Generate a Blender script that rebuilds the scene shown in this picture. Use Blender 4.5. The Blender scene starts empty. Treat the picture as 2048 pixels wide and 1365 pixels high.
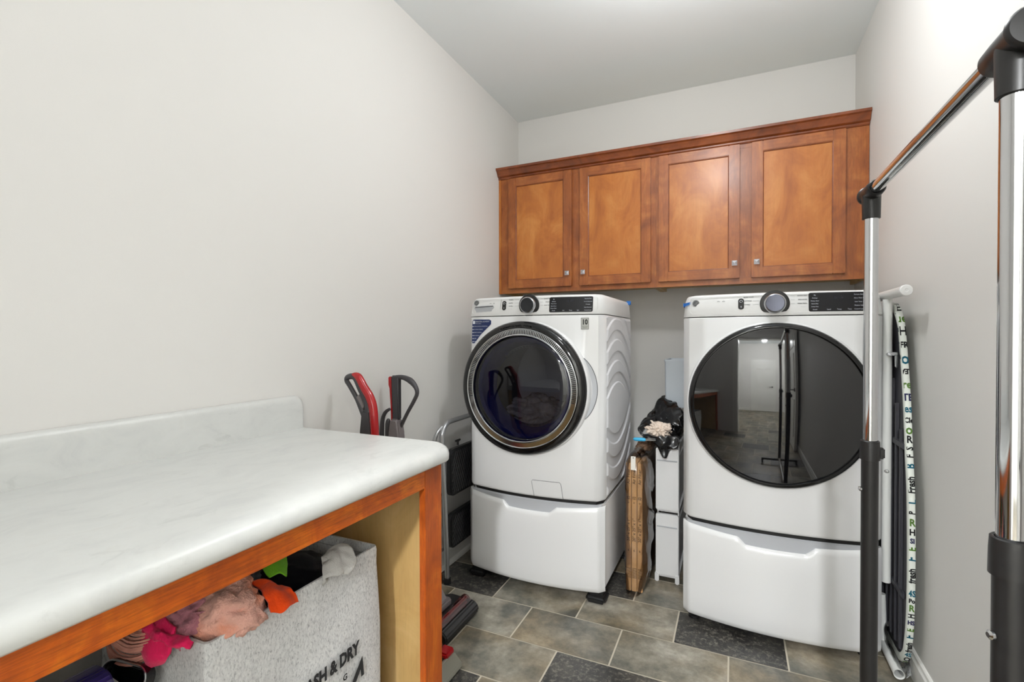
import bpy, bmesh, math, random
from mathutils import Vector, Matrix, noise
from math import sin, cos, pi, radians
random.seed(7)
S = bpy.context.scene
COL = S.collection
# ---------------------------------------------------------------- camera
CAM = Vector((1.4305, -3.2312, 1.2493)); yaw, pitch, roll, FPX = .4306, -.0111, -.0022, 967.5
r0 = Vector((cos(yaw), sin(yaw), 0)); f0 = Vector((-sin(yaw), cos(yaw), 0)); u0 = Vector((0, 0, 1))
fw = f0*cos(pitch) + u0*sin(pitch); u1 = u0*cos(pitch) - f0*sin(pitch)
rt = r0*cos(roll) + u1*sin(roll); up = u1*cos(roll) - r0*sin(roll)
cd = bpy.data.cameras.new('camera'); cam = bpy.data.objects.new('camera', cd); COL.objects.link(cam)
cd.sensor_width = 36; cd.lens = 36*FPX/2048; cd.clip_start = .02
M = Matrix.Identity(4)
for i in range(3):
    M[i][0] = rt[i]; M[i][1] = up[i]; M[i][2] = -fw[i]; M[i][3] = CAM[i]
cam.matrix_world = M
S.camera = cam
# ---------------------------------------------------------------- world, lights, exposure
w = bpy.data.worlds.new('world'); S.world = w; w.use_nodes = True
w.node_tree.nodes['Background'].inputs[0].default_value = (.8, .85, .9, 1)
w.node_tree.nodes['Background'].inputs[1].default_value = .3
S.view_settings.view_transform = 'Standard'; S.view_settings.look = 'None'
S.view_settings.gamma = 1; S.view_settings.exposure = 0.0
def area(name, loc, size, power, color=(1, 1, 1), rot=(0, 0, 0), shape='DISK', sy=None):
    l = bpy.data.lights.new(name, 'AREA'); l.shape = shape; l.size = size
    if sy: l.size_y = sy
    l.energy = power; l.color = color
    o = bpy.data.objects.new(name, l); COL.objects.link(o); o.location = loc; o.rotation_euler = rot
    return o
WARM = (.965, .985, 1)
def bulb(name, loc, r, power):
    l = bpy.data.lights.new(name, 'POINT'); l.energy = power; l.shadow_soft_size = r; l.color = WARM
    o = bpy.data.objects.new(name, l); COL.objects.link(o); o.location = loc
bulb('room_lamp_light', (1.32, -1.55, 2.50), .07, 24)
bulb('entry_fill_light', (1.15, -3.2, 2.50), .12, 8)  # added fill near the doorway, evens out the room
bulb('hall_fill_light', (1.55, -5.2, 2.50), .09, 335)  # added fill from the hall, brightens machine fronts and lower walls
# ---------------------------------------------------------------- node helpers
def newmat(name):
    m = bpy.data.materials.new(name); m.use_nodes = True
    nt = m.node_tree; return m, nt, nt.nodes['Principled BSDF']
def lin(c):
    if isinstance(c, str): c = [int(c[i:i+2], 16)/255 for i in (0, 2, 4)]
    else: c = [x/255 for x in c]
    return tuple(x/12.92 if x <= .04045 else ((x+.055)/1.055)**2.4 for x in c) + (1,)
def mat(name, col, rough=.5, metal=0, bump=0, bscale=200, coat=0, spec=None, ior=None, var=0, vscale=3, trans=0, stretch=(1, 1, 1), coatr=.05):
    m, nt, b = newmat(name)
    c = lin(col)
    b.inputs['Base Color'].default_value = c; b.inputs['Roughness'].default_value = rough
    b.inputs['Metallic'].default_value = metal; b.inputs['Coat Weight'].default_value = coat; b.inputs['Coat Roughness'].default_value = coatr
    if ior: b.inputs['IOR'].default_value = ior
    if spec is not None: b.inputs['Specular IOR Level'].default_value = spec
    if trans: b.inputs['Transmission Weight'].default_value = trans
    if bump or var:
        tc = nt.nodes.new('ShaderNodeTexCoord'); mp = nt.nodes.new('ShaderNodeMapping'); mp.inputs['Scale'].default_value = stretch
        nt.links.new(tc.outputs['Object'], mp.inputs[0])
    if bump:
        n = nt.nodes.new('ShaderNodeTexNoise'); n.inputs['Scale'].default_value = bscale; n.inputs['Detail'].default_value = 3
        nt.links.new(mp.outputs[0], n.inputs['Vector'])
        bp = nt.nodes.new('ShaderNodeBump'); bp.inputs['Strength'].default_value = bump; bp.inputs['Distance'].default_value = .002
        nt.links.new(n.outputs[0], bp.inputs['Height']); nt.links.new(bp.outputs[0], b.inputs['Normal'])
    if var:
        n = nt.nodes.new('ShaderNodeTexNoise'); n.inputs['Scale'].default_value = vscale; n.inputs['Detail'].default_value = 4
        nt.links.new(mp.outputs[0], n.inputs['Vector'])
        mx = nt.nodes.new('ShaderNodeMix'); mx.data_type = 'RGBA'
        mx.inputs[6].default_value = tuple(x*(1-var) for x in c[:3])+(1,); mx.inputs[7].default_value = tuple(min(1, x*(1+var)) for x in c[:3])+(1,)
        rp = nt.nodes.new('ShaderNodeMapRange'); rp.inputs[1].default_value = .3; rp.inputs[2].default_value = .7
        nt.links.new(n.outputs[0], rp.inputs[0]); nt.links.new(rp.outputs[0], mx.inputs[0])
        nt.links.new(mx.outputs[2], b.inputs['Base Color'])
    return m
def ramp(nt, src, stops):
    r = nt.nodes.new('ShaderNodeValToRGB'); e = r.color_ramp.elements
    e[0].position, e[0].color = stops[0][0], lin(stops[0][1]); e[1].position, e[1].color = stops[-1][0], lin(stops[-1][1])
    for p, c in stops[1:-1]:
        x = e.new(p); x.color = lin(c)
    nt.links.new(src, r.inputs[0]); return r.outputs[0]
def nz(nt, scale, detail=4, stretch=(1, 1, 1), dist=0, rough=.5, rot=(0, 0, 0)):
    tc = nt.nodes.new('ShaderNodeTexCoord'); mp = nt.nodes.new('ShaderNodeMapping'); mp.inputs['Scale'].default_value = stretch; mp.inputs['Rotation'].default_value = rot
    nt.links.new(tc.outputs['Object'], mp.inputs[0])
    n = nt.nodes.new('ShaderNodeTexNoise'); n.inputs['Scale'].default_value = scale; n.inputs['Detail'].default_value = detail
    n.inputs['Distortion'].default_value = dist; n.inputs['Roughness'].default_value = rough
    nt.links.new(mp.outputs[0], n.inputs['Vector']); return n.outputs[0]
def mixc(nt, fac, a, b_, mode='MIX'):
    mx = nt.nodes.new('ShaderNodeMix'); mx.data_type = 'RGBA'; mx.blend_type = mode
    for k, v in ((0, fac), (6, a), (7, b_)):
        if isinstance(v, (float, int)): mx.inputs[k].default_value = v
        elif isinstance(v, (tuple, str)): mx.inputs[k].default_value = lin(v) if isinstance(v, str) else v
        else: nt.links.new(v, mx.inputs[k])
    return mx.outputs[2]
def addbump(nt, b, src, strength, dist=.002):
    bp = nt.nodes.new('ShaderNodeBump'); bp.inputs['Strength'].default_value = strength; bp.inputs['Distance'].default_value = dist
    nt.links.new(src, bp.inputs['Height']); nt.links.new(bp.outputs[0], b.inputs['Normal'])
def wood(name, stops, gscale=1, stretch=(14, 14, 1.2), rough=.32, coat=.25, mott=.35, grain=.35):
    m, nt, b = newmat(name)
    base = ramp(nt, nz(nt, 5.5*gscale, 6, (1, 1, .6), 1.2, .6), stops)
    g = nz(nt, 9*gscale, 6, stretch, .3, .7)
    gr = ramp(nt, g, [(.3, '6a6a6a'), (.62, 'ffffff')])
    c = mixc(nt, grain, base, gr, 'MULTIPLY')
    nt.links.new(c, b.inputs['Base Color'])
    b.inputs['Roughness'].default_value = rough; b.inputs['Coat Weight'].default_value = coat; b.inputs['Coat Roughness'].default_value = .25
    addbump(nt, b, g, .08, .001)
    return m
# ---------------------------------------------------------------- materials
m_wall = mat('wall_paint', (223, 221, 217), .75, bump=.05, bscale=350)
m_ceil = mat('ceiling_paint', (238, 243, 244), .85, bump=.08, bscale=250)
m_trim = mat('white_trim_paint', (232, 231, 226), .35)
m_enamel = mat('white_enamel', (226, 226, 226), .28, coat=.6, coatr=.08)
m_enamel2 = mat('white_plastic_console', (228, 228, 227), .38)
m_side_lit = mat('white_enamel_side_lit', (238, 239, 242), .33)  # lighter than the front enamel: light on the washer side put into colour
m_grey = mat('light_grey_plastic', (176, 178, 182), .4)
m_blackgloss = mat('black_gloss', (10, 10, 12), .06, ior=1.55)
m_display = mat('display_black', (16, 17, 22), .08, ior=1.5)
m_black = mat('black_plastic', (24, 23, 23), .38)
m_blackmatte = mat('black_rubber', (16, 16, 17), .6)
m_chrome = mat('chrome', (205, 206, 208), .07, metal=1)
m_satin = mat('satin_chrome', (190, 192, 196), .2, metal=1)
m_ring = mat('chrome_door_ring', (200, 202, 204), .12, metal=1)
m_brushed = mat('brushed_metal', (96, 98, 110), .32, metal=1)
m_steel = mat('steel_tube', (178, 180, 182), .3, metal=.8)
m_print = mat('grey_print', (95, 97, 100), .5)
m_white = mat('white_print', (225, 228, 235), .5)
m_knobface = mat('knob_face', (38, 40, 44), .22, metal=.3)
m_bluetape = mat('blue_tape', (38, 110, 190), .5)
m_sticker = mat('navy_sticker', (28, 48, 100), .35)
m_badge = mat('silver_badge', (185, 186, 180), .4)
m_nickel = mat('satin_nickel', (200, 200, 205), .22, metal=1)
m_tubewhite = mat('white_tube', (222, 223, 220), .35)
m_darkgrey = mat('dark_grey_plastic', (62, 60, 63), .4)
m_darkpanel = mat('charcoal_panel', (52, 52, 58), .5)
m_red = mat('red_plastic', (170, 22, 28), .25, coat=.3)
m_greyv = mat('warm_grey_plastic', (120, 112, 112), .4)
m_card = mat('cardboard', (204, 156, 106), .8, var=.12, vscale=20, bump=.2, bscale=90)
m_cardprint = mat('cardboard_print', (70, 48, 30), .8)
m_bag = mat('black_bag_film', (14, 14, 16), .22, ior=1.5)
m_tissue = mat('tissue_paper', (222, 205, 190), .9, bump=.3, bscale=60)
m_cartw = mat('translucent_white_plastic', (222, 222, 222), .35)
m_box = mat('pale_blue_white_plastic', (205, 212, 218), .4)
m_wood = wood('stained_maple_panel', [(.28, (160, 88, 30)), (.5, (186, 110, 42)), (.72, (204, 134, 64))], 1, (10, 10, 1), .40, .2, grain=.10)
m_wood2 = wood('stained_maple_frame', [(.3, (138, 72, 28)), (.5, (166, 92, 38)), (.72, (190, 116, 54))], 1.3, (12, 12, 1), .38, .25, grain=.35)
m_woodh = wood('stained_maple_rail', [(.3, (138, 72, 28)), (.5, (166, 92, 38)), (.72, (190, 116, 54))], 1.3, (1, 12, 12), .38, .25, grain=.35)
m_crown = wood('stained_maple_crown', [(.3, (104, 48, 18)), (.5, (134, 66, 26)), (.72, (158, 84, 38))], 1.3, (1, 12, 12), .35, .3, grain=.3)
m_apron = wood('orange_maple_apron', [(.3, (172, 72, 2)), (.5, (204, 94, 4)), (.72, (226, 120, 14))], 1.6, (14, 1, 16), .5, .08, grain=.6)
m_post = wood('orange_maple_post', [(.3, (160, 68, 4)), (.5, (188, 86, 8)), (.72, (208, 108, 22))], 1.4, (14, 14, 1), .5, .08, grain=.4)
m_maple = wood('natural_maple', [(.3, (196, 158, 98)), (.5, (208, 172, 112)), (.72, (218, 184, 128))], 1.2, (16, 16, .8), .5, .1, grain=.12)
def marble():
    m, nt, b = newmat('white_marble_laminate')
    v = nz(nt, 14, 7, (1, .6, 1), .8, .62)
    base = ramp(nt, v, [(.3, (205, 206, 204)), (.45, (212, 213, 210)), (.6, (216, 217, 214)), (.75, (212, 212, 208))])
    s = ramp(nt, nz(nt, 22, 5, (1, .5, 1), .8, .6), [(.30, (186, 188, 184)), (.38, 'ffffff')])
    nt.links.new(mixc(nt, .18, base, s, 'MULTIPLY'), b.inputs['Base Color'])
    b.inputs['Roughness'].default_value = .33; return m
m_marble = marble()
def felt():
    m, nt, b = newmat('grey_felt')
    v = nz(nt, 210, 5, (1, 1, .55), .6, .65)
    big = nz(nt, 6, 3)
    c = ramp(nt, v, [(.3, (160, 160, 162)), (.45, (212, 212, 212)), (.62, (230, 230, 229))])
    nt.links.new(mixc(nt, .25, c, ramp(nt, big, [(.35, 'b0b0b0'), (.6, 'ffffff')]), 'MULTIPLY'), b.inputs['Base Color'])
    b.inputs['Roughness'].default_value = .95; b.inputs['Specular IOR Level'].default_value = .1
    addbump(nt, b, v, .5, .003); return m
m_felt = felt()
def cloth(name, col, var=.25, bsc=220, b2=.6, speck=None, vs=14):
    m, nt, b = newmat(name)
    c = lin(col)
    n = nz(nt, vs, 4)
    r = nt.nodes.new('ShaderNodeMapRange'); r.inputs[1].default_value = .3; r.inputs[2].default_value = .7
    nt.links.new(n, r.inputs[0])
    lo = tuple(x*(1-var) for x in c[:3])+(1,); hi = tuple(min(1, x*(1+var)) for x in c[:3])+(1,)
    o = mixc(nt, r.outputs[0], lo, hi)
    f = nz(nt, bsc, 3)
    if speck:
        r2 = nt.nodes.new('ShaderNodeMapRange'); r2.inputs[1].default_value = .48; r2.inputs[2].default_value = .68
        nt.links.new(nz(nt, 12, 3), r2.inputs[0]); o = mixc(nt, r2.outputs[0], o, lin(speck))
    nt.links.new(o, b.inputs['Base Color']); b.inputs['Roughness'].default_value = .95
    b.inputs['Specular IOR Level'].default_value = .15; b.inputs['Sheen Weight'].default_value = .15
    addbump(nt, b, f, b2, .004); return m
def tilemat(name, dark):
    m, nt, b = newmat(name)
    tc = nt.nodes.new('ShaderNodeTexCoord'); at = nt.nodes.new('ShaderNodeAttribute'); at.attribute_name = 'tile'
    vm = nt.nodes.new('ShaderNodeVectorMath'); vm.operation = 'MULTIPLY_ADD'; vm.inputs[1].default_value = (9, 9, 9)
    nt.links.new(at.outputs['Color'], vm.inputs[0]); nt.links.new(tc.outputs['Object'], vm.inputs[2])
    def N(sc, det, ro=.55, di=0):
        n = nt.nodes.new('ShaderNodeTexNoise'); n.inputs['Scale'].default_value = sc; n.inputs['Detail'].default_value = det
        n.inputs['Roughness'].default_value = ro; n.inputs['Distortion'].default_value = di
        nt.links.new(vm.outputs[0], n.inputs['Vector']); return n.outputs[0]
    if dark:
        base = ramp(nt, N(7, 9, .7, .4), [(.32, (34, 33, 33)), (.5, (54, 53, 51)), (.7, (84, 80, 74))])
        sp = ramp(nt, N(60, 7, .75), [(.5, (0, 0, 0)), (.66, (120, 114, 104))])
        c = mixc(nt, .9, base, sp, 'ADD')
    else:
        base = ramp(nt, N(4.5, 9, .64, .12), [(.28, (60, 62, 58)), (.42, (108, 106, 97)), (.55, (150, 144, 130)), (.74, (196, 190, 178))])
        tint = ramp(nt, N(3, 3), [(.4, (255, 255, 255)), (.66, (238, 214, 176))])
        c = mixc(nt, .7, base, tint, 'MULTIPLY')
        sp = ramp(nt, N(45, 6, .7), [(.35, (190, 190, 190)), (.6, 'ffffff')])
        c = mixc(nt, .5, c, sp, 'MULTIPLY')
    nt.links.new(c, b.inputs['Base Color']); b.inputs['Roughness'].default_value = .38
    addbump(nt, b, N(30, 5), .12, .002); return m
m_tile_l, m_tile_d = tilemat('cloudy_tile', False), tilemat('dark_slate_tile', True)
m_grout = mat('grout', (205, 196, 178), .8)
def filmmat(name, tint, alpha, rough=.08, gl=.35):
    m, nt, b = newmat(name); nt.nodes.remove(b)
    out = nt.nodes['Material Output']; t = nt.nodes.new('ShaderNodeBsdfTransparent'); t.inputs[0].default_value = tint+(1,)
    g = nt.nodes.new('ShaderNodeBsdfGlossy'); g.inputs['Roughness'].default_value = rough
    mx = nt.nodes.new('ShaderNodeMixShader'); fr = nt.nodes.new('ShaderNodeFresnel'); fr.inputs[0].default_value = gl
    ad = nt.nodes.new('ShaderNodeMath'); ad.operation = 'ADD'; ad.use_clamp = True; ad.inputs[1].default_value = alpha
    nt.links.new(fr.outputs[0], ad.inputs[0]); nt.links.new(ad.outputs[0], mx.inputs[0])
    nt.links.new(t.outputs[0], mx.inputs[1]); nt.links.new(g.outputs[0], mx.inputs[2]); nt.links.new(mx.outputs[0], out.inputs[0])
    return m
m_film = filmmat('clear_film', (.92, .93, .93), .03, .06, 1.4)
m_wglass = filmmat('smoked_door_glass', (.26, .26, .30), .02, .03, 1.45)
m_dglass = mat('black_door_glass', (9, 9, 11), .03, ior=1.8)
m_bowl = mat('blue_window_bowl', (52, 58, 150), .1, ior=1.5)
# ---------------------------------------------------------------- mesh builder
OFF = {}
def tagset(o, label=None, cat=None, group=None, kind=None):
    if label: o['label'] = label
    if cat: o['category'] = cat
    if group: o['group'] = group
    if kind: o['kind'] = kind
    return o
def thing(name, label, cat, loc=(0, 0, 0), group=None):
    o = bpy.data.objects.new(name, None); COL.objects.link(o); o.location = loc; o.empty_display_size = .05
    OFF[o] = Vector(loc); return tagset(o, label, cat, group)
class B:
    def __init__(s): s.bm = bmesh.new()
    def box(s, x0, x1, y0, y1, z0, z1, bev=0, seg=2):
        b = bmesh.new(); bmesh.ops.create_cube(b, size=1)
        for v in b.verts: v.co = Vector((x0+(v.co.x+.5)*(x1-x0), y0+(v.co.y+.5)*(y1-y0), z0+(v.co.z+.5)*(z1-z0)))
        if bev: bmesh.ops.bevel(b, geom=b.edges[:], offset=bev, segments=seg, affect='EDGES', clamp_overlap=True)
        return s.add(b)
    def add(s, b, mx=None):
        if mx is not None: bmesh.ops.transform(b, matrix=mx, verts=b.verts)
        me = bpy.data.meshes.new('t'); b.to_mesh(me); b.free(); s.bm.from_mesh(me); bpy.data.meshes.remove(me); return s
    def tube(s, pts, r, seg=16, cap=True, closed=False, smooth=0):
        pts = [Vector(p) for p in pts]
        if smooth:
            q = []; n = len(pts)
            for i in range(n-1 if not closed else n):
                p0 = pts[i-1] if (i > 0 or closed) else pts[0]; p1 = pts[i]; p2 = pts[(i+1) % n]; p3 = pts[(i+2) % n] if (i+2 < n or closed) else pts[-1]
                for k in range(smooth):
                    t = k/smooth
                    q.append(.5*((2*p1)+(p2-p0)*t+(2*p0-5*p1+4*p2-p3)*t*t+(3*p1-p0-3*p2+p3)*t**3))
            if not closed: q.append(pts[-1])
            if isinstance(r, (list, tuple)):
                rr = []
                for i in range(len(pts)-1 if not closed else len(pts)):
                    for k in range(smooth): rr.append(r[i]+(r[(i+1) % len(r)]-r[i])*k/smooth)
                if not closed: rr.append(r[-1])
                r = rr
            pts = q
        n = len(pts); R = r if isinstance(r, (list, tuple)) else [r]*n
        rings = []; prev = None
        for i, p in enumerate(pts):
            a = pts[(i-1) % n] if (closed or i > 0) else p; c = pts[(i+1) % n] if (closed or i < n-1) else p
            t = (c-a).normalized()
            if prev is None:
                u = t.orthogonal().normalized()
            else:
                u = (prev-t*prev.dot(t)).normalized()
            prev = u; v = t.cross(u)
            rings.append([s.bm.verts.new(p+(u*cos(2*pi*k/seg)+v*sin(2*pi*k/seg))*R[i]) for k in range(seg)])
        m = n if closed else n-1
        for i in range(m):
            A, Bq = rings[i], rings[(i+1) % n]
            for k in range(seg): s.bm.faces.new((A[k], A[(k+1) % seg], Bq[(k+1) % seg], Bq[k]))
        if cap and not closed:
            s.bm.faces.new(rings[0][::-1]); s.bm.faces.new(rings[-1])
        return s
    def lathe(s, c, axis, prof, seg=64, closed=False):
        """prof: (r, h) along axis from centre c"""
        c = Vector(c); ax = Vector(axis).normalized(); u = ax.orthogonal().normalized()
        if abs(ax.z) < .9: u = Vector((0, 0, 1)).cross(ax).normalized()
        v = ax.cross(u); rings = []
        for r, h in prof:
            if r < 1e-6: rings.append([s.bm.verts.new(c+ax*h)])
            else: rings.append([s.bm.verts.new(c+ax*h+(u*cos(2*pi*k/seg)+v*sin(2*pi*k/seg))*r) for k in range(seg)])
        L = len(rings)
        for i in range(L if closed else L-1):
            A, D = rings[i], rings[(i+1) % L]
            for k in range(seg):
                k2 = (k+1) % seg
                if len(A) == 1 and len(D) == 1: continue
                if len(A) == 1: s.bm.faces.new((A[0], D[k2], D[k]))
                elif len(D) == 1: s.bm.faces.new((A[k], A[k2], D[0]))
                else: s.bm.faces.new((A[k], A[k2], D[k2], D[k]))
        return s
    def prism(s, pts, vec, bev=0, seg=2):
        b = bmesh.new(); vs = [b.verts.new(p) for p in pts]; f = b.faces.new(vs)
        r = bmesh.ops.extrude_face_region(b, geom=[f]); nv = [g for g in r['geom'] if isinstance(g, bmesh.types.BMVert)]
        bmesh.ops.translate(b, verts=nv, vec=Vector(vec))
        bmesh.ops.recalc_face_normals(b, faces=b.faces)
        if bev: bmesh.ops.bevel(b, geom=b.edges[:], offset=bev, segments=seg, affect='EDGES', clamp_overlap=True)
        return s.add(b)
    def grid(s, rows, closed_u=False):
        R = [[s.bm.verts.new(p) for p in row] for row in rows]; n = len(rows[0])
        for i in range(len(R)-1):
            for k in range(n if closed_u else n-1):
                k2 = (k+1) % n
                s.bm.faces.new((R[i][k], R[i][k2], R[i+1][k2], R[i+1][k]))
        return R
    def loft(s, rings, cap0=True, cap1=True):
        R = s.grid(rings, True)
        if cap0: s.bm.faces.new(R[0][::-1])
        if cap1: s.bm.faces.new(R[-1])
        return s
    def build(s, name, m, parent=None, smooth=True, sharp=35, kind=None, label=None, recalc=True, split=False):
        if split:
            bm = s.bm; bm.verts.index_update(); seen = set(); out = []
            for v in bm.verts:
                if v in seen: continue
                st = [v]; isl = []; seen.add(v)
                while st:
                    q = st.pop(); isl.append(q)
                    for e in q.link_edges:
                        r = e.other_vert(q)
                        if r not in seen: seen.add(r); st.append(r)
                nb = B(); mp = {q: nb.bm.verts.new(q.co) for q in isl}
                fs = {f for q in isl for f in q.link_faces}
                for f in sorted(fs, key=lambda f: f.index): nb.bm.faces.new([mp[q] for q in f.verts])
                out.append(nb.build(name, m, parent, smooth, sharp, kind, label, recalc))
            bm.free(); return out[0]
        off = OFF.get(parent, Vector((0, 0, 0)))
        if recalc: bmesh.ops.recalc_face_normals(s.bm, faces=s.bm.faces)
        for v in s.bm.verts: v.co -= off
        me = bpy.data.meshes.new(name); s.bm.to_mesh(me); s.bm.free()
        for mm in (m if isinstance(m, (list, tuple)) else [m]): me.materials.append(mm)
        if smooth:
            me.shade_smooth(); me.set_sharp_from_angle(angle=radians(sharp))
        o = bpy.data.objects.new(name, me); COL.objects.link(o)
        if parent: o.parent = parent; OFF[o] = off
        else: OFF[o] = Vector((0, 0, 0))
        if kind: o['kind'] = kind
        if label: o['label'] = label
        return o
def text_bm(txt, size, align='CENTER', ext=.0004, bold=0, spacing=1.0):
    cu = bpy.data.curves.new('t', 'FONT'); cu.body = txt; cu.size = size; cu.align_x = align; cu.align_y = 'CENTER'; cu.extrude = ext; cu.offset = bold; cu.space_character = spacing
    cu.resolution_u = 2
    o = bpy.data.objects.new('t', cu); me = bpy.data.meshes.new_from_object(o)
    b = bmesh.new(); b.from_mesh(me); bpy.data.meshes.remove(me); bpy.data.objects.remove(o); bpy.data.curves.remove(cu)
    return b
def put_text(Bd, txt, size, fn, align='CENTER', bold=0, sx=1.0, spacing=1.0, shear=0, ext=.0004):
    b = text_bm(txt, size, align, ext, bold, spacing)
    for v in b.verts:
        v.co = fn(v.co.x*sx+shear*v.co.y, v.co.y, v.co.z)
    Bd.add(b)
def smooth_poly(pts, k=6):
    n = len(pts); q = []
    P = [Vector(p) for p in pts]
    for i in range(n):
        p0, p1, p2, p3 = P[i-1], P[i], P[(i+1) % n], P[(i+2) % n]
        for j in range(k):
            t = j/k
            q.append(.5*((2*p1)+(p2-p0)*t+(2*p0-5*p1+4*p2-p3)*t*t+(3*p1-p0-3*p2+p3)*t**3))
    return q
def rrect(x0, x1, z0, z1, r, n=5):
    pts = []
    for cx, cz, a in ((x1-r, z1-r, 0), (x0+r, z1-r, 90), (x0+r, z0+r, 180), (x1-r, z0+r, 270)):
        for i in range(n+1):
            t = radians(a+90*i/n); pts.append((cx+r*cos(t), cz+r*sin(t)))
    return pts
# ---------------------------------------------------------------- room shell
W, H = 2.035, 2.798
FY = -3.75
def wallbox(name, *a, m=m_wall):
    B().box(*a).build(name, m, smooth=False, kind='structure')
wallbox('wall_left', -.1, 0, FY, .1, 0, H)
wallbox('wall_right', W, W+.1, FY, .1, 0, H)
wallbox('wall_back', 0, W, 0, .1, 0, H)
b = B(); OX0, OX1, OZ = 1.02, 1.93, 2.06
b.box(-.1, OX0, FY-.12, FY, 0, H); b.box(OX1, W+.1, FY-.12, FY, 0, H); b.box(OX0, OX1, FY-.12, FY, OZ, H)
b.build('wall_front', m_wall, smooth=False, kind='structure')
wallbox('ceiling', -.1, W+.1, FY-.12, .1, H, H+.08, m=m_ceil)
HY = -6.9
wallbox('wall_hall_left', .45, .55, HY, FY-.12, 0, H)
wallbox('wall_hall_right', 2.65, 2.75, HY, FY-.12, 0, H)
wallbox('wall_hall_end', .45, 2.75, HY-.1, HY, 0, H)
wallbox('ceiling_hall', .45, 2.75, HY-.1, FY-.12, H, H+.08, m=m_ceil)
# floor with individual tile colours
fb = bmesh.new(); cl = fb.loops.layers.float_color.new('tile')
def fq(x0, x1, y0, y1, z, mi, c):
    vs = [fb.verts.new((x, y, z)) for x, y in ((x0, y0), (x1, y0), (x1, y1), (x0, y1))]
    f = fb.faces.new(vs); f.material_index = mi
    for l in f.loops: l[cl] = c
fq(-.1, 2.75, HY, .1, -.0025, 2, (0, 0, 0, 1))
TX, TY, TL, TW, G = .3846, -1.1845, .4117, .2466, .0032
darks = {(0, -1): 1, (0, 2): 1, (-1, 0): 1, (-1, 1): 1, (-1, 3): 0, (2, 1): 1, (3, 0): 1, (3, 4): 1, (4, 2): 1, (5, 0): 1, (6, 3): 1, (8, 2): 1, (10, 1): 1, (12, 3): 1, (13, 0): 1, (-3, 2): 1}
rnd = random.Random(3)
for j in range(-6, 26):            # row j covers y from TY-(j-1)*TW down to TY-j*TW
    y1 = TY-(j-1)*TW; y0 = TY-j*TW
    for i in range(-3, 7):
        odd = (j % 2) != 0
        x0 = TX+(i+(.5 if odd else 0))*TL-(TL if odd else 0); x1 = x0+TL
        a0, a1, c0, c1 = max(x0+G, -.1), min(x1-G, 2.75), max(y0+G, HY), min(y1-G, .1)
        if a1 <= a0 or c1 <= c0: continue
        fq(a0, a1, c0, c1, 0, darks.get((j, i), 0), (rnd.random(), rnd.random(), rnd.random(), 1))
me = bpy.data.meshes.new('floor'); fb.to_mesh(me); fb.free()
for q in (m_tile_l, m_tile_d, m_grout): me.materials.append(q)
fl = bpy.data.objects.new('floor', me); COL.objects.link(fl); fl['kind'] = 'structure'
def baseboard(name, p0, p1, n, h=.095, t=.015, shoe=False):
    p0, p1, n = Vector(p0), Vector(p1), Vector(n)
    prof = [(0, 0), (t, 0), (t, h-.022), (t-.004, h-.014), (t-.006, h-.004), (t-.010, h), (0, h)]
    if shoe: prof = [(0, 0), (t+.016, 0), (t+.014, .012), (t+.006, .02), (t, .022)]+prof[2:]
    b = B(); b.prism([p0+n*a+Vector((0, 0, z)) for a, z in prof], p1-p0); return b.build(name, m_trim, smooth=False, kind='structure')
baseboard('baseboard_left', (0, FY, 0), (0, 0, 0), (1, 0, 0), shoe=True)
baseboard('baseboard_right', (W, 0, 0), (W, FY, 0), (-1, 0, 0))
baseboard('baseboard_back', (0.03, 0, 0), (W-.02, 0, 0), (0, -1, 0))
baseboard('baseboard_hall', (.55, HY, 0), (1.0, HY, 0), (0, 1, 0))
# cased opening
b = B()
for x0, x1 in ((OX0-.085, OX0), (OX1, OX1+.085)):
    b.box(x0, x1, FY, FY+.015, 0, OZ, .003); b.box(x0, x1, FY-.135, FY-.12, 0, OZ, .003)
b.box(OX0-.085, OX1+.085, FY, FY+.015, OZ, OZ+.085, .003); b.box(OX0-.085, OX1+.085, FY-.135, FY-.12, OZ, OZ+.085, .003); b.box(OX0, OX0+.012, FY-.12, FY, 0, OZ); b.box(OX1-.012, OX1, FY-.12, FY, 0, OZ); b.box(OX0, OX1, FY-.12, FY, OZ-.012, OZ)
b.build('trim_1', m_trim, kind='structure')
def lever(b, x, y, z, dx, sy):
    b.lathe((x, y, z), (0, sy, 0), [(0, .012), (.028, .012), (.03, 0)], 24)
    b.tube([(x, y, z), (x, y+sy*.05, z), (x+dx*.02, y+sy*.055, z), (x+dx*.11, y+sy*.055, z)], .009, 10)
def sixpanel(name, x0, x1, y0, y1, z1, hx, sy):
    b = B(); b.box(x0, x1, y0, y1, .01, z1, .002); wd = x1-x0; yy = y1 if sy > 0 else y0
    for za, zb in ((.22, .85), (.98, 1.6), (1.7, 1.92)):
        for xa, xb in ((x0+.1*wd/.76, x0+wd/2-.04), (x0+wd/2+.04, x1-.1*wd/.76)):
            b.box(xa, xb, yy-.012, yy+.022, za, zb, .016)
            b.box(xa+.045, xb-.045, yy-.02, yy+.034, za+.045, zb-.045, .010)
    d = b.build(name, m_trim, kind='structure')
    h = B(); lever(h, hx, yy, 1.0, 1 if hx < (x0+x1)/2 else -1, sy); h.build('door_handle', m_black, d)
    return d
sixpanel('door_1', 1.12, 1.88, HY, HY+.035, 2.03, 1.82, 1)
b = B(); b.box(1.05, 1.12, HY, HY+.02, 0, 2.1, .003); b.box(1.88, 1.95, HY, HY+.02, 0, 2.1, .003); b.box(1.12, 1.88, HY, HY+.02, 2.03, 2.1, .003)
b.build('trim_2', m_trim, kind='structure')
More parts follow.
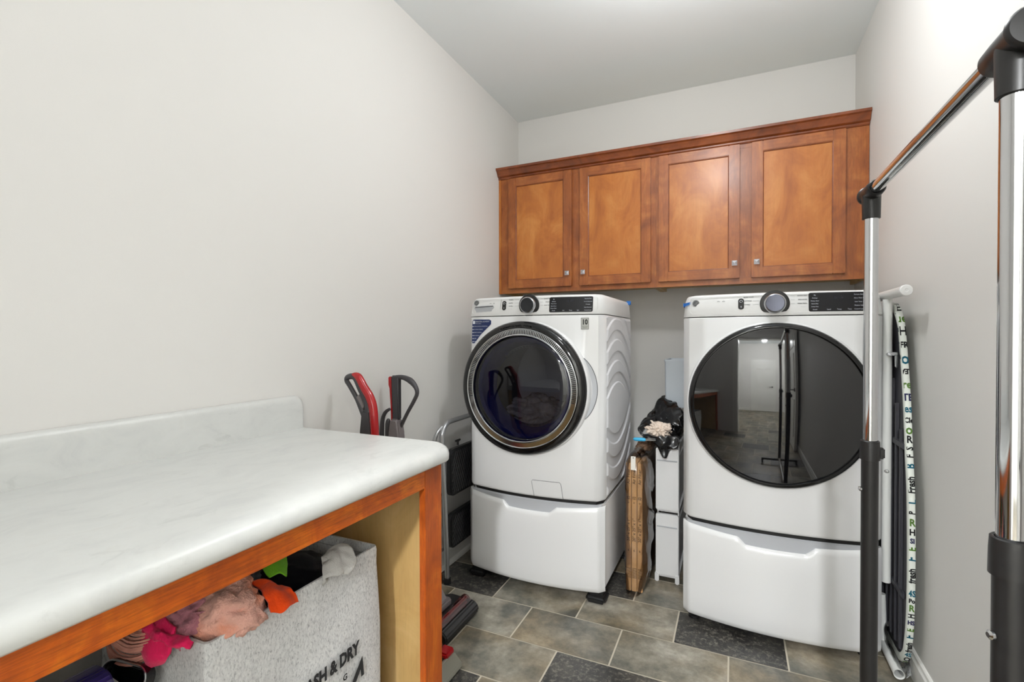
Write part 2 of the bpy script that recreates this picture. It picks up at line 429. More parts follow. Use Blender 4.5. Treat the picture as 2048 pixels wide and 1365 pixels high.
# open door leaf along the right wall near the opening
d2 = B(); d2.box(1.965, 2.0, FY+.02, FY+.82, .01, 2.03, .002)
for za, zb in ((.22, .85), (.98, 1.6), (1.7, 1.92)):
    for ya, yb in ((FY+.12, FY+.38), (FY+.46, FY+.72)): d2.box(1.957, 1.97, ya, yb, za, zb, .006)
d2 = d2.build('door_2', m_trim, kind='structure')
h = B(); h.lathe((1.965, FY+.75, 1.0), (-1, 0, 0), [(0, .012), (.028, .012), (.03, 0)], 24); h.tube([(1.965, FY+.75, 1), (1.915, FY+.75, 1), (1.91, FY+.73, 1), (1.91, FY+.64, 1)], .009, 10); h.build('door_handle', m_black, d2)
# ceiling lamps outside the frame; the doorway and hallway ones are added fill
def emis(name, col, st):
    m, nt, b_ = newmat(name); b_.inputs['Emission Color'].default_value = lin(col); b_.inputs['Emission Strength'].default_value = st; return m
m_lamp = emis('lamp_diffuser', (250, 250, 250), 4)
for (lx, ly, rr, lab) in ((1.32, -1.55, .13, 'round flush ceiling lamp above the middle of the laundry room'), (1.15, -3.2, .13, 'added round flush fill lamp above the doorway'), (1.55, -5.2, .08, 'added small round flush fill lamp in the hallway')):
    t = thing('ceiling_lamp', lab, 'lamp', (lx, ly, H), 'flush ceiling lamps')
    B().lathe((lx, ly, H), (0, 0, -1), [(0, 0), (rr+.02, 0), (rr+.02, .03), (rr, .035), (0, .035)], 40).build('lamp_base', m_nickel, t)
    B().lathe((lx, ly, H-.035), (0, 0, -1), [(rr-.005, 0), (rr*.96, .05), (rr*.80, .10), (rr*.45, .13), (0, .138)], 40).build('diffuser', m_lamp, t)
# ---------------------------------------------------------------- washer / dryer
YB = -.43
def outline(x0, w_, y0, bow, rc, inset=0, fi=None, yb=YB):
    """cross-section: bowed front towards -y, rounded front corners"""
    fi = inset if fi is None else fi
    a, b_ = x0+inset, x0+w_-inset; xc = (a+b_)/2; hw = (b_-a)/2; pts = []
    n = 28
    for i in range(n+1):
        u = -1+2*i/n
        x = xc+hw*u
        y = y0+fi-bow*(1-u*u)
        e = (hw-abs(x-xc))
        if e < rc: y += rc-math.sqrt(max(0, rc*rc-(rc-e)**2))
        pts.append((x, y))
    return pts+[(b_, (y0+fi+rc+yb)/2), (b_, yb-.0), (a, yb), (a, (y0+fi+rc+yb)/2)]
def yfront(x, x0, w_, y0, bow, fi=0):
    u = (x-x0-w_/2)/(w_/2); return y0+fi-bow*(1-u*u)
def band(t, lo, hi, s=.0045):
    def ss(x): x = max(0, min(1, x)); return x*x*(3-2*x)
    return ss((t-lo)/s+.5)*(1-ss((t-hi)/s+.5))
def bore(b, c, r, depth):
    def ob(bm):
        me = bpy.data.meshes.new('t'); bmesh.ops.recalc_face_normals(bm, faces=bm.faces); bm.to_mesh(me)
        o = bpy.data.objects.new('t', me); COL.objects.link(o); return o
    A = ob(b.bm); k = B(); k.lathe(c, (0, 1, 0), [(0, 0), (r, 0), (r, depth), (0, depth)], 96); Cu = ob(k.bm); k.bm.free()
    m = A.modifiers.new('b', 'BOOLEAN'); m.operation = 'DIFFERENCE'; m.object = Cu; m.solver = 'EXACT'
    dg = bpy.context.evaluated_depsgraph_get(); me = bpy.data.meshes.new_from_object(A.evaluated_get(dg))
    b.bm.clear(); b.bm.from_mesh(me)
    for o in (A, Cu):
        q = o.data; bpy.data.objects.remove(o); bpy.data.meshes.remove(q)
    bpy.data.meshes.remove(me)
def machine(kind, x0, y0, zb):
    w_ = .716; bow = .048; rc = .03
    isw = kind == 'washer'
    T = thing('washing_machine' if isw else 'clothes_dryer',
              'white front-loading washer with chrome ring around the round door, beside the left wall' if isw else 'white front-loading dryer with all-black round glass door, beside the ironing board',
              'washing machine' if isw else 'dryer', (x0+w_/2, -.7, 0))
    zt = zb+1.3874
    zped = zb+.405; zbody0 = zb+.422; zcon = zt-.096
    def ring(z, **k): return [Vector((x, y, z)) for x, y in outline(x0, w_, y0, bow, rc, **k)]
    def P(x, z, off=0):
        fi = .0 if z < zcon else .002+(z-zcon)/.096*.014
        return Vector((x, yfront(x, x0, w_, y0, bow, fi)-off, z))
    def ln(pts, off, k=10):
        out = []
        for (xa, za), (xb, zb_) in zip(pts[:-1], pts[1:]):
            k = max(1, int(abs(xb-xa)/.012))
            out += [P(xa+(xb-xa)*i/k, za+(zb_-za)*i/k, off) for i in range(k)]
        return out+[P(*pts[-1], off)]
    # body
    b = B()
    zs = [(zbody0, .012, .008), (zbody0+.004, .004, .003), (zbody0+.012, 0, 0), (zcon-.006, 0, 0), (zcon-.002, .003, .003)]
    b.loft([ring(z, inset=i, fi=f) for z, i, f in zs])
    if isw:      # bore the drum opening through the cabinet front
        bore(b, (x0+.328, -1.4, .997), .2495, .80)
    body = b.build('body', m_enamel, T, sharp=40)
    # embossed side (right side of washer is in view)
    if isw:
        sb = B(); ny, nzz = 60, 420; rows = []
        ya, yz = y0+rc+.012, YB-.004; za, zz = zbody0+.014, zcon-.008; yc = -.785
        up_ = [(1.335, 1.384), (1.229, 1.276), (1.123, 1.169), (1.013, 1.063)]; dn = [(.708, .757), (.592, .642), (.480, .531)]
        for i in range(nzz+1):
            z = za+(zz-za)*i/nzz; row = []
            for k in range(ny+1):
                y = ya+(yz-ya)*k/ny; dy = y-yc
                tU = z+1.38*dy*dy; tD = z-1.38*dy*dy; dpt = 0
                core = (.0 if (-.98 < y < -.50) else 1)
                if z > .885:
                    for lo, hi in up_: dpt = max(dpt, band(tU, lo, hi))
                else:
                    for lo, hi in dn: dpt = max(dpt, band(tD, lo, hi))
                e = min(z-za, zz-z, y-ya, yz-y)/.012; e = max(0, min(1, e))
                row.append(Vector((x0+w_+.0006-.0*e+.0055*(1-dpt)*e, y, z)))
            rows.append(row)
        sb.grid(rows); sb.build('embossed_side_panel', m_side_lit, T, sharp=80)
    # console
    b = B()
    b.loft([ring(z, inset=i, fi=f) for z, i, f in ((zcon+.0015, .001, .001), (zcon+.004, 0, 0), (zt-.028, .006, .013), (zt-.010, .012, .017), (zt-.003, .018, .022), (zt, .028, .034))])
    con = b.build('console', m_enamel2, T, sharp=40)
    # console inlay outline groove ridge
    b = B(); rr_ = rrect(x0+.028, x0+w_-.03, zcon+.014, zt-.012, .014, 4)
    b.tube(ln(rr_+[rr_[0]], .0008, 3), .0014, 6)
    b.build('console_ridge', m_enamel2, con)
    def plate(name, pts2, off, th, m, parent, lab=None):
        bb = B(); xa = min(p[0] for p in pts2); xb = max(p[0] for p in pts2); n = max(6, int((xb-xa)/.006)); top = []; bot = []
        cols_ = sorted(set([xa+1e-5+(xb-xa-2e-5)*i/n for i in range(n+1)]+[max(xa+1e-5, min(xb-1e-5, p[0])) for p in pts2]))
        for x in cols_:
            zz_ = []
            for i in range(len(pts2)):
                (x1_, z1_), (x2_, z2_) = pts2[i], pts2[(i+1) % len(pts2)]
                if abs(x2_-x1_) > 1e-9 and min(x1_, x2_) <= x <= max(x1_, x2_): zz_.append(z1_+(z2_-z1_)*(x-x1_)/(x2_-x1_))
            top.append((x, max(zz_))); bot.append((x, min(zz_)))
        bb.grid([[P(x, z, off-th) for x, z in bot], [P(x, z, off) for x, z in bot], [P(x, z, off) for x, z in top], [P(x, z, off-th) for x, z in top]])
        return bb.build(name, m, parent, label=lab, smooth=False)
    dx0, dx1, dz0, dz1 = (x0+.463, x0+.665, zcon+.012, zt-.012) if isw else (x0+.466, x0+.655, zcon+.014, zt-.008)
    dp = plate('display', rrect(dx0, dx1, dz0, dz1, .007, 3), .0025, .004, m_display, con)
    # raise plate middle: display text
    b = B()
    def tx(s_, x, z, size=.0062, al='CENTER', bold=.00012, off=.0032): put_text(b, s_, size, lambda a, c, e: P(x+a, z+c, off), al, bold)
    L = dx0+.021; R_ = dx1-.022; hz = dz1-dz0
    left = ['My', 'Settings', 'Time Saver', 'Extra Rinse', 'Delay Wash', 'Sound'] if isw else ['My', 'Settings', 'Damp Alert', 'Extra Dry', 'Delay Dry', 'Sound']
    right = ['Remote Start', 'Smart Dispense', 'Prewash', 'Stain Removal', 'Control Lock'] if isw else ['Remote Start', 'More Time +', 'Less Time -', 'Washer Link', 'Control Lock']
    for i, s_ in enumerate(left): tx(s_, L, dz1-.010-i*(hz-.018)/5, .0058)
    for i, s_ in enumerate(right): tx(s_, R_, dz1-.010-i*(hz-.018)/4, .0058)
    for i, s_ in enumerate(['Soil', 'Temp', 'Spin'] if isw else ['Level', 'Temp', 'Time']): tx(s_, dx0+.068+i*.034, dz0+.008, .0062)
    b.build('display_lettering', m_white, dp)
    b = B(); tx('8:88', dx0+.1, dz1-.02, .018, bold=-.0003); b.build('display_digits', mat('dim_segments', (70, 72, 82), .4), dp)
    # knob
    kx, kz = (x0+.361, zt-.047) if isw else (x0+.349, zt-.047)
    ky = P(kx, kz).y; ax = (0, -1, 0)
    kn = B().lathe((kx, ky, kz), ax, [(.001, .001), (.052, .001), (.053, .004), (.051, .006), (.042, .007), (.001, .007)], 56).build('dial_surround', m_black, con)
    k2 = B().lathe((kx, ky-.004, kz), ax, [(.040, 0), (.0405, .012), (.039, .022), (.036, .027), (.034, .028)], 56).build('dial_knob', m_satin, con)
    B().lathe((kx, ky-.004, kz), ax, [(.0345, .0275), (.032, .0295), (.015, .0285), (0, .028)], 56).build('dial_face', m_knobface if isw else m_brushed, k2)
    # start/pause pill
    px_ = x0+.224 if isw else x0+.228; pz = zt-.045
    pl = plate('start_button', rrect(px_-.011, px_+.011, pz-.023, pz+.023, .010, 5), .0022, .003, m_black, con)
    b = B(); b.lathe(P(px_, pz+.011, .0022), ax, [(.0055, 0), (.0055, .0008), (.0042, .0008), (.0042, 0)], 20)
    put_text(b, 'II', .009, lambda a, c, e: P(px_+a, pz-.012+c, .003), bold=.0003); b.build('button_symbols', m_white, pl)
    # cycle labels
    b = B(); bl = B()
    Ls = ['NORMAL', 'WHITES', 'TOWELS', 'BULKY', 'SANITIZE'] if isw else ['MIXED LOAD', 'COTTONS', 'TOWELS', 'BULKY', 'SANITIZE']
    Rs = ['QUICK WASH', 'DELICATES', 'COLD WASH', 'RINSE & SPIN', 'SELF CLEAN'] if isw else ['QUICK DRY', 'DELICATES', 'PERM PRESS', 'DEWRINKLE', 'TIMED DRY']
    for i in range(5):
        z = kz+.029-i*.0155
        put_text(b, Ls[i], .0062, lambda a, c, e: P(kx-.112+a, z+c, .0008), 'LEFT', .00015)
        put_text(b, Rs[i], .0062, lambda a, c, e: P(kx+.112+a, z+c, .0008), 'RIGHT', .00015)
        for sx, e0 in ((-1, .078), (1, .070)):
            e1 = .056+.01*abs(i-2)*0
            b.tube([P(kx+sx*e0, z, .0006), P(kx+sx*e1, z, .0006)], .0004, 4)
    b.tube([P(x0+.142+.006*cos(t), kz+.012+.005*sin(t), .0006) for t in [radians(q) for q in range(30, 151, 15)]], .0007, 4)
    b.tube([P(x0+.162+.006*cos(t), kz+.012+.005*sin(t), .0006) for t in [radians(q) for q in range(30, 151, 15)]], .0007, 4)
    b.build('cycle_labels', m_print, con)
    # round monogram badge
    gx, gz = (x0+.052, zt-.026) if isw else (x0+.052, zt-.036)
    lg = B().lathe(P(gx, gz, -.0005), ax, [(0, .0015), (.0125, .0015), (.0145, .002), (.0145, .0)], 32).build('brand_badge', m_print, con)
    b = B(); b.lathe(P(gx, gz, .0005), ax, [(.0132, .0), (.0132, .0012), (.012, .0012), (.012, 0)], 32)
    put_text(b, 'GE', .0145, lambda a, c, e: P(gx+a, gz+c, .002), bold=.0002, shear=.25, sx=.85); b.build('badge_letters', m_badge, lg)
    if isw:
        # dispenser handle recess
        hp = [(x0+.046, zt-.046), (x0+.158, zt-.044), (x0+.152, zt-.066), (x0+.140, zt-.080), (x0+.066, zt-.081), (x0+.050, zt-.066)]
        hr = plate('dispenser_handle', [(p.x, p.y) for p in smooth_poly([(a, c, 0) for a, c in hp], 3)], .0012, .003, m_grey, con)
        # lip of the recess
        b = B(); b.tube(ln([(x0+.046, zt-.047), (x0+.158, zt-.045)], .002), .0022, 6); b.build('handle_lip', m_print, hr)
        b = B(); b.tube([P(x0+.2, zcon+.006, .0002), P(x0+.205, zt-.012, .0002)], .0006, 4); b.build('drawer_seam', m_print, con)
        st = plate('energy_sticker', [(x0+.030, zcon-.022), (x0+.040, zcon-.014), (x0+.140, zcon-.016), (x0+.151, zcon-.022), (x0+.150, zcon-.040), (x0+.125, zcon-.060), (x0+.085, zcon-.092), (x0+.055, zcon-.125), (x0+.044, zcon-.136), (x0+.030, zcon-.136), (x0+.026, zcon-.128)], .0012, .001, m_sticker, T)
        b = B()
        put_text(b, 'SMARTER LAUNDRY', .0105, lambda a, c, e: P(x0+.053+a, zcon-.026+c, .0022), 'LEFT', .0003, sx=.93)
        put_text(b, 'MADE SIMPLE', .006, lambda a, c, e: P(x0+.053+a, zcon-.036+c, .0022), 'LEFT', .0001)
        b.box(x0+.036, x0+.049, P(x0+.045, 1, .0025).y, P(x0+.045, 1, .0015).y, zcon-.037, zcon-.021)
        for i, s_ in enumerate(('ODOR CONTROL & PREVENTION', 'NO STAINS & RESIDUE', 'REMOTE CONTROL', 'EASY INSTALL', 'QUIET', 'CLEAN')):
            put_text(b, s_, .0072, lambda a, c, e: P(x0+.041+a, zcon-.050-i*.0155+c, .0022), 'LEFT', .0002, sx=.8)
            b.lathe(P(x0+.035, zcon-.050-i*.0155, .0016), ax, [(0, .0006), (.003, .0006), (.003, 0)], 12)
        b.build('sticker_lettering', m_white, st)
        bd = plate('warranty_badge', rrect(x0+.614, x0+.648, zcon-.068, zcon-.016, .001, 2), .0012, .001, m_badge, T)
        b = B(); put_text(b, '10', .033, lambda a, c, e: P(x0+.631+a, zcon-.036+c, .002), bold=.0012, sx=.78)
        put_text(b, 'YEAR LIMITED', .0042, lambda a, c, e: P(x0+.631+a, zcon-.056+c, .002)); put_text(b, 'WARRANTY', .0042, lambda a, c, e: P(x0+.631+a, zcon-.062+c, .002))
        b.tube([P(x, z, .0014) for x, z in rrect(x0+.614, x0+.648, zcon-.068, zcon-.016, .001, 2)], .0007, 4, closed=True)
        b.build('badge_digits', m_black, bd)
        b = B(); b.tube(ln([(x0+.388, zb+.424), (x0+.374, zb+.495), (x0+.380, zb+.502), (x0+.512, zb+.502), (x0+.519, zb+.495), (x0+.530, zb+.424)], .0002), .0011, 4)
        b.build('filter_door', m_print, T)
    # blue tape
    b = B()
    if isw:
        b.box(x0+w_-.02, x0+w_+.004, YB-.012, YB+.004, zt-.020, zt+.0025, .002)
    else:
        b.prism([(x0-.001, y0+.05, zt-.035), (x0-.001, y0+.05, zt-.05), (x0-.002, y0+.022, zt-.047), (x0-.002, y0+.022, zt-.032)], (.004, 0, 0))
        b.prism([P(x0+.002, zt-.047, -.018), P(x0+.030, zt-.038, .002), P(x0+.030, zt-.028, .002), P(x0+.002, zt-.033, -.018)], (0, .002, 0))
    b.build('blue_tape', m_bluetape, T)
    # door
    if isw: cx, cz, R0 = x0+.328, .997, .321
    else: cx, cz, R0 = x0+.355, .970, .327
    yf = y0-bow-.012
    B().lathe((cx, yf, cz), ax, [(R0+.012, -.050), (R0+.010, -.024), (R0+.006, -.012), (R0+.001, -.010), (R0-.004, -.016), (R0-.03, -.02)], 96).build('door_bezel', m_enamel, T, sharp=60)
    if isw:
        dr = B().lathe((cx, yf, cz), ax, [(R0-.012, -.03), (R0, -.016), (R0+.001, .002), (R0-.006, .016), (R0-.016, .024), (.289, .026), (.287, .020), (.253, .018), (.252, -.03)], 96, closed=True).build('door', m_blackgloss, T, sharp=50)
        B().lathe((cx, yf, cz), ax, [(.287, .0195), (.2865, .0255), (.284, .0265), (.281, .0235), (.262, .0215), (.2585, .0245), (.2555, .0255), (.253, .0235), (.2525, .016)], 96).build('chrome_ring', m_ring, dr, sharp=30)
        b = B()
        for i in range(112):
            a = radians(-12+1.82*i); ra, rb = .2605, .2795
            da = .0042/2/.27
            pts = []
            for r_, aa in ((ra, a-da), (rb, a-da), (rb, a+da), (ra, a+da)): pts.append(Vector((cx+r_*cos(aa), yf-.0236, cz+r_*sin(aa))))
            vs = [b.bm.verts.new(p) for p in pts]+[b.bm.verts.new(p+Vector((0, .004, 0))) for p in pts]
            b.bm.faces.new(vs[:4])
            for q in range(4): b.bm.faces.new((vs[q], vs[(q+1) % 4], vs[4+(q+1) % 4], vs[4+q]))
        b.build('vent_slots', m_black, dr, smooth=False)
        b = B(); s_ = 'ULTRAFRESH VENT SYSTEM'; 
        def arc(a, c, e):
            th = pi/2+radians(4)-a/.2965; rr2 = .2985+c
            return Vector((cx+rr2*cos(th), yf-.0262, cz+rr2*sin(th)))
        put_text(b, s_, .0125, arc, bold=.0002, spacing=1.12); b.build('door_lettering', m_grey, dr)
        B().lathe((cx, yf, cz), ax, [(.252, .012), (.235, .020), (.19, .026), (.12, .030), (.05, .032), (0, .0322)], 96).build('door_glass', m_wglass, dr, sharp=80)
        # handle pocket at right of the door
        b = B(); inn = []; mid = []; out = []
        for i in range(25):
            t = i/24; a = radians(-26+54*t); ro = R0+.002+.036*sin(pi*t)**.6; ri = R0-.01
            for r_, L_, dp in ((ri, inn, .010), ((ri+ro)/2, mid, .006), (ro, out, -.001)):
                x, z = cx+r_*cos(a), cz+r_*sin(a); L_.append(P(x, z, -dp+.0015 if dp > 0 else .0012))
        bz = B(); bz.grid([[p+Vector((0, -.0065, 0)) for p in inn], [p+Vector((0, -.0045, 0)) for p in mid], out]); bz.build('handle_pocket', m_grey, T)
        b.tube(out, .0016, 6)
        b.build('handle_recess', m_print, T)
        # window bowl, drum and wash inside
        B().lathe((cx, yf+.02, cz), ax, [(.247, -.002), (.232, -.03), (.212, -.10), (.198, -.112), (.194, -.105), (.208, -.04), (.225, -.0)], 72, closed=True).build('window_bowl', m_bowl, dr, sharp=60)
        B().lathe((cx, yf+.05, cz), ax, [(.2485, -.01), (.247, -.05), (.245, -.47), (.1, -.48), (0, -.48)], 64).build('drum', mat('dark_drum', (36, 36, 40), .4), T, sharp=60)
    else:
        dr = B().lathe((cx, yf, cz), ax, [(R0-.012, -.03), (R0, -.016), (R0+.001, .002), (R0-.005, .014), (R0-.012, .018), (R0-.017, .018), (R0-.020, .014), (R0-.021, -.03)], 96, closed=True).build('door', m_blackgloss, T, sharp=50)
        rr = R0-.0205; prof = []
        for i in range(15):
            r_ = rr*(1-i/14); prof.append((r_, .010+.027*(1-(r_/rr)**2)))
        B().lathe((cx, yf, cz), ax, prof, 96).build('door_glass', m_dglass, dr, sharp=80)
    # pedestal
    zp = zb
    b = B(); b.loft([ring(z, inset=i, fi=f) for z, i, f in ((zp+.002, .012, .03), (zp+.006, .008, .026), (zped-.02, .006, .026), (zped-.004, .006, .026), (zped, .012, .04))])
    ped = b.build('pedestal', m_enamel, T, sharp=40)
    # drawer front with handle notch
    b = B(); n = 60; rows = []
    def ztop(x):
        u = (x-x0)/w_
        def sst(a, c): t = max(0, min(1, (u-a)/(c-a))); return t
        base = zped-.004-.026*min(1, u/.30)*min(1, (1-u)/.28) if 0 else zped-.004-.024*max(0, 1-((u-.5)/.5)**2)
        notch = .026*(sst(.305, .345)-sst(.645, .69))
        return base-notch
    zl = [0, .02, .06, .25, .5, .75, .94, .98, 1]
    ol = outline(x0, w_, y0, bow+.002, .022, 0, 0)[:29]
    xs = []
    for i in range(28):
        for k in range(3): xs.append((ol[i][0]+(ol[i+1][0]-ol[i][0])*k/3, ol[i][1]+(ol[i+1][1]-ol[i][1])*k/3))
    xs.append(ol[28])
    for t in zl:
        row = []
        for x, y in xs:
            zz = zp+(ztop(x)-zp)*t; o_ = .010 if t in (0, 1) else (.003 if t in (.02, .98) else 0)
            row.append(Vector((x, y+o_-.003, zz)))
        rows.append(row)
    # back side to give it thickness
    back = [Vector((x, y+.03, ztop(x)-.004)) for x, y in xs]
    rows.append(back)
    b.grid(rows)
    b.build('drawer_front', m_enamel, T, sharp=50)
    # grip recess strip behind the notch
    b = B(); rows = [[Vector((x, y+.012, zped-.06)) for x, y in xs[2:-2]], [Vector((x, y+.014, zped-.006)) for x, y in xs[2:-2]], [Vector((x, y+.02, zped)) for x, y in xs[2:-2]]]
    b.grid(rows); b.build('drawer_grip', m_grey, T)
    # dark seam between machine and pedestal
    b = B(); b.loft([[Vector((x, y, z)) for x, y in outline(x0, w_, y0, bow, rc, .016, .02)] for z in (zped-.001, zbody0+.001)])
    b.build('seam', m_blackmatte, T)
    # feet / pads
    for fx, fy in ((x0+.045, y0+.045), (x0+w_-.045, y0+.045), (x0+.045, YB-.06), (x0+w_-.045, YB-.06)):
        if isw: B().box(fx-.045, fx+.048, fy-.05, fy+.05, 0, .034, .012, 3).box(fx-.032, fx+.034, fy-.035, fy+.04, .025, zb+.004, .008, 2).build('vibration_pad', m_blackmatte, T)
        else: B().lathe((fx, fy, 0), (0, 0, 1), [(0, 0), (.025, 0), (.025, .012), (.012, .014), (.012, zb+.004), (0, zb+.004)], 20).build('foot', m_blackmatte, T)
    return T, P
TW_, PW = machine('washer', .1732, -1.040, .0552)
TD_, PD = machine('dryer', 1.2278, -.9961, .0348)
# pale washing inside the drum
def blob(name, c, s, seed, m, amp=.35, fr=2.2, sub=5, parent=None, label=None, cat=None, rz=0, group=None, ridg=True, flat=None):
    b = bmesh.new(); bmesh.ops.create_icosphere(b, subdivisions=sub, radius=1)
    R = Matrix.Rotation(rz, 3, 'Z'); o = Vector((seed*7.13, seed*3.7, seed*1.9))
    for v in b.verts:
        d = v.co.normalized(); q = d*fr+o
        wv = Vector((noise.noise(q*1.1+Vector((5, 0, 0))), noise.noise(q*1.1+Vector((0, 9, 0))), noise.noise(q*1.1)))*.9
        n1 = noise.noise(q+wv); n2 = 1-abs(noise.noise(q*1.7+wv*1.5))*2; n3 = 1-abs(noise.noise(q*3.6+wv*2))*2
        k = 1+amp*(n1*.9+n2*.45+n3*.18-.35)
        p = d*k
        v.co = R @ Vector((p.x*s[0], p.y*s[1], p.z*s[2]))+Vector(c)
    bb = B(); bb.add(b); ob = bb.build(name, m, parent, sharp=180)
    if cat: tagset(ob, label, cat, group)
    elif label: ob['label'] = label
    return ob
blob('garment', (.49, -.84, .850), (.15, .14, .085), 3, cloth('pale_wash', (190, 186, 180)), label='pale damp laundry seen through the washer door glass', cat='clothes')
# ---------------------------------------------------------------- wall cabinets
YC = -.32; CZ0, CZ1 = 1.528, 2.30
def door_panel(parent, x0, x1, z0, z1, kx, kz, y=YC, th=.02, fr=.054):
    b = B(); yf = y-th
    # stiles (vertical) and rails as one frame
    b.box(x0+fr-.004, x1-fr+.004, yf+.009, y-.001, z0+fr-.004, z1-fr+.004)
    d = b.build('door', m_wood, parent, smooth=False)
    b = B(); b.box(x0, x0+fr, yf, y-.001, z0, z1, .0025); b.box(x1-fr, x1, yf, y-.001, z0, z1, .0025); b.build('door_stile', m_wood2, d, split=True)
    b = B(); b.box(x0+fr, x1-fr, yf, y-.001, z0, z0+fr, .0025); b.box(x0+fr, x1-fr, yf, y-.001, z1-fr, z1, .0025); b.build('door_rail', m_woodh, d, split=True)
    b = B()
    for (xa, za, xb, zb_) in ((x0+fr, z0+fr, x0+fr, z1-fr), (x1-fr, z0+fr, x1-fr, z1-fr), (x0+fr, z0+fr, x1-fr, z0+fr), (x0+fr, z1-fr, x1-fr, z1-fr)):
        b.tube([(xa, yf+.008, za), (xb, yf+.008, zb_)], .0045, 8)
    b.build('panel_bead', m_crown, d, split=True)
    b = B(); s_ = .0135
    b.lathe((kx, yf, kz), (0, -1, 0), [(.006, 0), (.006, .016)], 12)
    vs = [(kx-s_, yf-.014, kz-s_), (kx+s_, yf-.014, kz-s_), (kx+s_, yf-.014, kz+s_), (kx-s_, yf-.014, kz+s_)]
    bm = b.bm; a = [bm.verts.new(v) for v in vs]; c = [bm.verts.new((v[0], v[1]-.005, v[2])) for v in vs]; t = bm.verts.new((kx, yf-.026, kz))
    bm.faces.new(a)
    for i in range(4): j = (i+1) % 4; bm.faces.new((a[i], a[j], c[j], c[i])); bm.faces.new((c[i], c[j], t))
    b.build('knob', m_nickel, d, sharp=15)
    return d
def wall_cab(x0, x1, lab, doors):
    T = thing('wall_cabinet', lab, 'cabinet', ((x0+x1)/2, -.001, CZ0), 'wall cabinets above the laundry machines')
    b = B()
    b.box(x0+.001, x0+.019, YC+.019, -.001, CZ0, CZ1); b.box(x1-.019, x1-.001, YC+.019, -.001, CZ0, CZ1)
    b.box(x0+.019, x1-.019, YC+.019, -.001, CZ0+.02, CZ0+.035); b.box(x0+.019, x1-.019, YC+.019, -.001, CZ1-.018, CZ1); b.box(x0+.019, x1-.019, -.012, -.002, CZ0+.035, CZ1-.018)
    b.build('carcass', m_maple, T, smooth=False)
    b = B(); xm = (doors[0][1]+doors[1][0])/2
    xl, xr = doors[0][0]+.012, doors[1][1]-.015
    b.box(x0+.0001, xl, YC, YC+.019, CZ0, CZ1); b.box(xr, x1-.0001, YC, YC+.019, CZ0, CZ1); b.box(xm-.045, xm+.045, YC, YC+.019, CZ0+.04, CZ1-.04, .001)
    b.build('frame_stile', m_wood2, T, split=True)
    b = B(); b.box(xl, xr, YC, YC+.019, CZ0, CZ0+.04, .001); b.box(xl, xr, YC, YC+.019, CZ1-.04, CZ1, .001); b.build('frame_rail', m_woodh, T, split=True)
    for a, c, kx in doors: door_panel(T, a, c, 1.558, 2.280, kx, 1.638)
    return T
wall_cab(.016, 1.0179, 'stained maple wall cabinet above the washer, touching the left wall', [(.076, .510, .485), (.562, .988, .587)])
wall_cab(1.0181, 2.033, 'stained maple wall cabinet above the dryer, touching the right wall', [(1.032, 1.456, 1.431), (1.513, 1.935, 1.538)])
# scribe strips at both walls
b = B(); b.box(.0005, .017, YC-.004, YC+.02, CZ0-.002, CZ1, .001); tagset(b.build('filler_strip', m_wood, None), 'narrow maple filler strip between left wall and upper cabinet', 'trim strip')
# crown
prof = [(YC+.001, 2.284), (YC-.006, 2.284), (YC-.010, 2.290), (YC-.010, 2.297), (YC-.020, 2.301), (YC-.024, 2.304), (YC-.030, 2.318), (YC-.040, 2.332), (YC-.050, 2.338), (YC-.052, 2.350), (YC+.001, 2.350)]
b = B(); b.prism([(0.001, y, z) for y, z in prof], (2.032, 0, 0)); tagset(b.build('crown_moulding', m_crown, None, sharp=20), 'stained crown moulding running along the top of the upper cabinets', 'moulding')
# ---------------------------------------------------------------- counter
YE = -1.965; CT = .920; CY0 = FY+.003
b = B()
prof = [(.0015, .878), (.6215, .878), (.624, .872), (.648, .872), (.653, .877), (.654, .893), (.651, .904), (.643, .912), (.630, .917), (.612, .9197), (.59, .920), (.0225, .920), (.0215, .924), (.0215, 1.018), (.0205, 1.026), (.017, 1.033), (.012, 1.0365), (.0015, 1.0375)]
# main run stops short; rounded end cap built by scaling the corner
def ctop(y, cut): 
    out = []
    for x, z in prof:
        if x > .55: x = x-cut*(x-.55)/.10
        out.append(Vector((x, y, z)))
    return out
rows = [ctop(y, c) for y, c in ((CY0, 0), (YE-.04, 0), (YE-.028, .002), (YE-.016, .008), (YE-.007, .018), (YE-.002, .028), (YE, .036))]
slab = [[p for i, p in enumerate(r) if i <= 11]+[Vector((.0015, r[0].y, .920))] for r in rows]
b.loft(slab)
ctp = thing('countertop', 'white marbled laminate countertop along the left wall', 'countertop', (.32, -2.8, .878))
b.build('worktop', m_marble, ctp, sharp=50)
b = B()
def splash(y, dz): return [Vector((.0015, y, .9195)), Vector((.0215, y, .9195)), Vector((.0215, y, 1.014-dz)), Vector((.0208, y, 1.024-dz)), Vector((.018, y, 1.031-dz)), Vector((.013, y, 1.0355-dz)), Vector((.0015, y, 1.0375-dz))]
b.loft([splash(y, d) for y, d in ((CY0, 0), (YE-.025, 0), (YE-.014, .003), (YE-.006, .009), (YE-.001, .018), (YE, .024))])
b.build('backsplash', m_marble, ctp, sharp=50)
cab = thing('base_cabinet', 'open stained maple counter frame holding the laundry hampers', 'cabinet', (.32, -2.8, 0))
b = B(); b.box(.600, .6205, -2.072, -1.985, 0, .8775, .0015); b.box(.600, .6205, CY0, CY0+.08, 0, .8775, .0015); b.build('post', m_post, cab, split=True)
b = B(); b.box(.601, .6200, CY0+.08, -2.072, .808, .8775, .0015); b.build('apron', m_apron, cab)
b = B(); b.box(.0015, .600, -2.003, -1.987, 0, .8775); b.box(.0015, .600, CY0, CY0+.016, 0, .8775); b.build('side_panel', m_maple, cab, smooth=False, split=True)
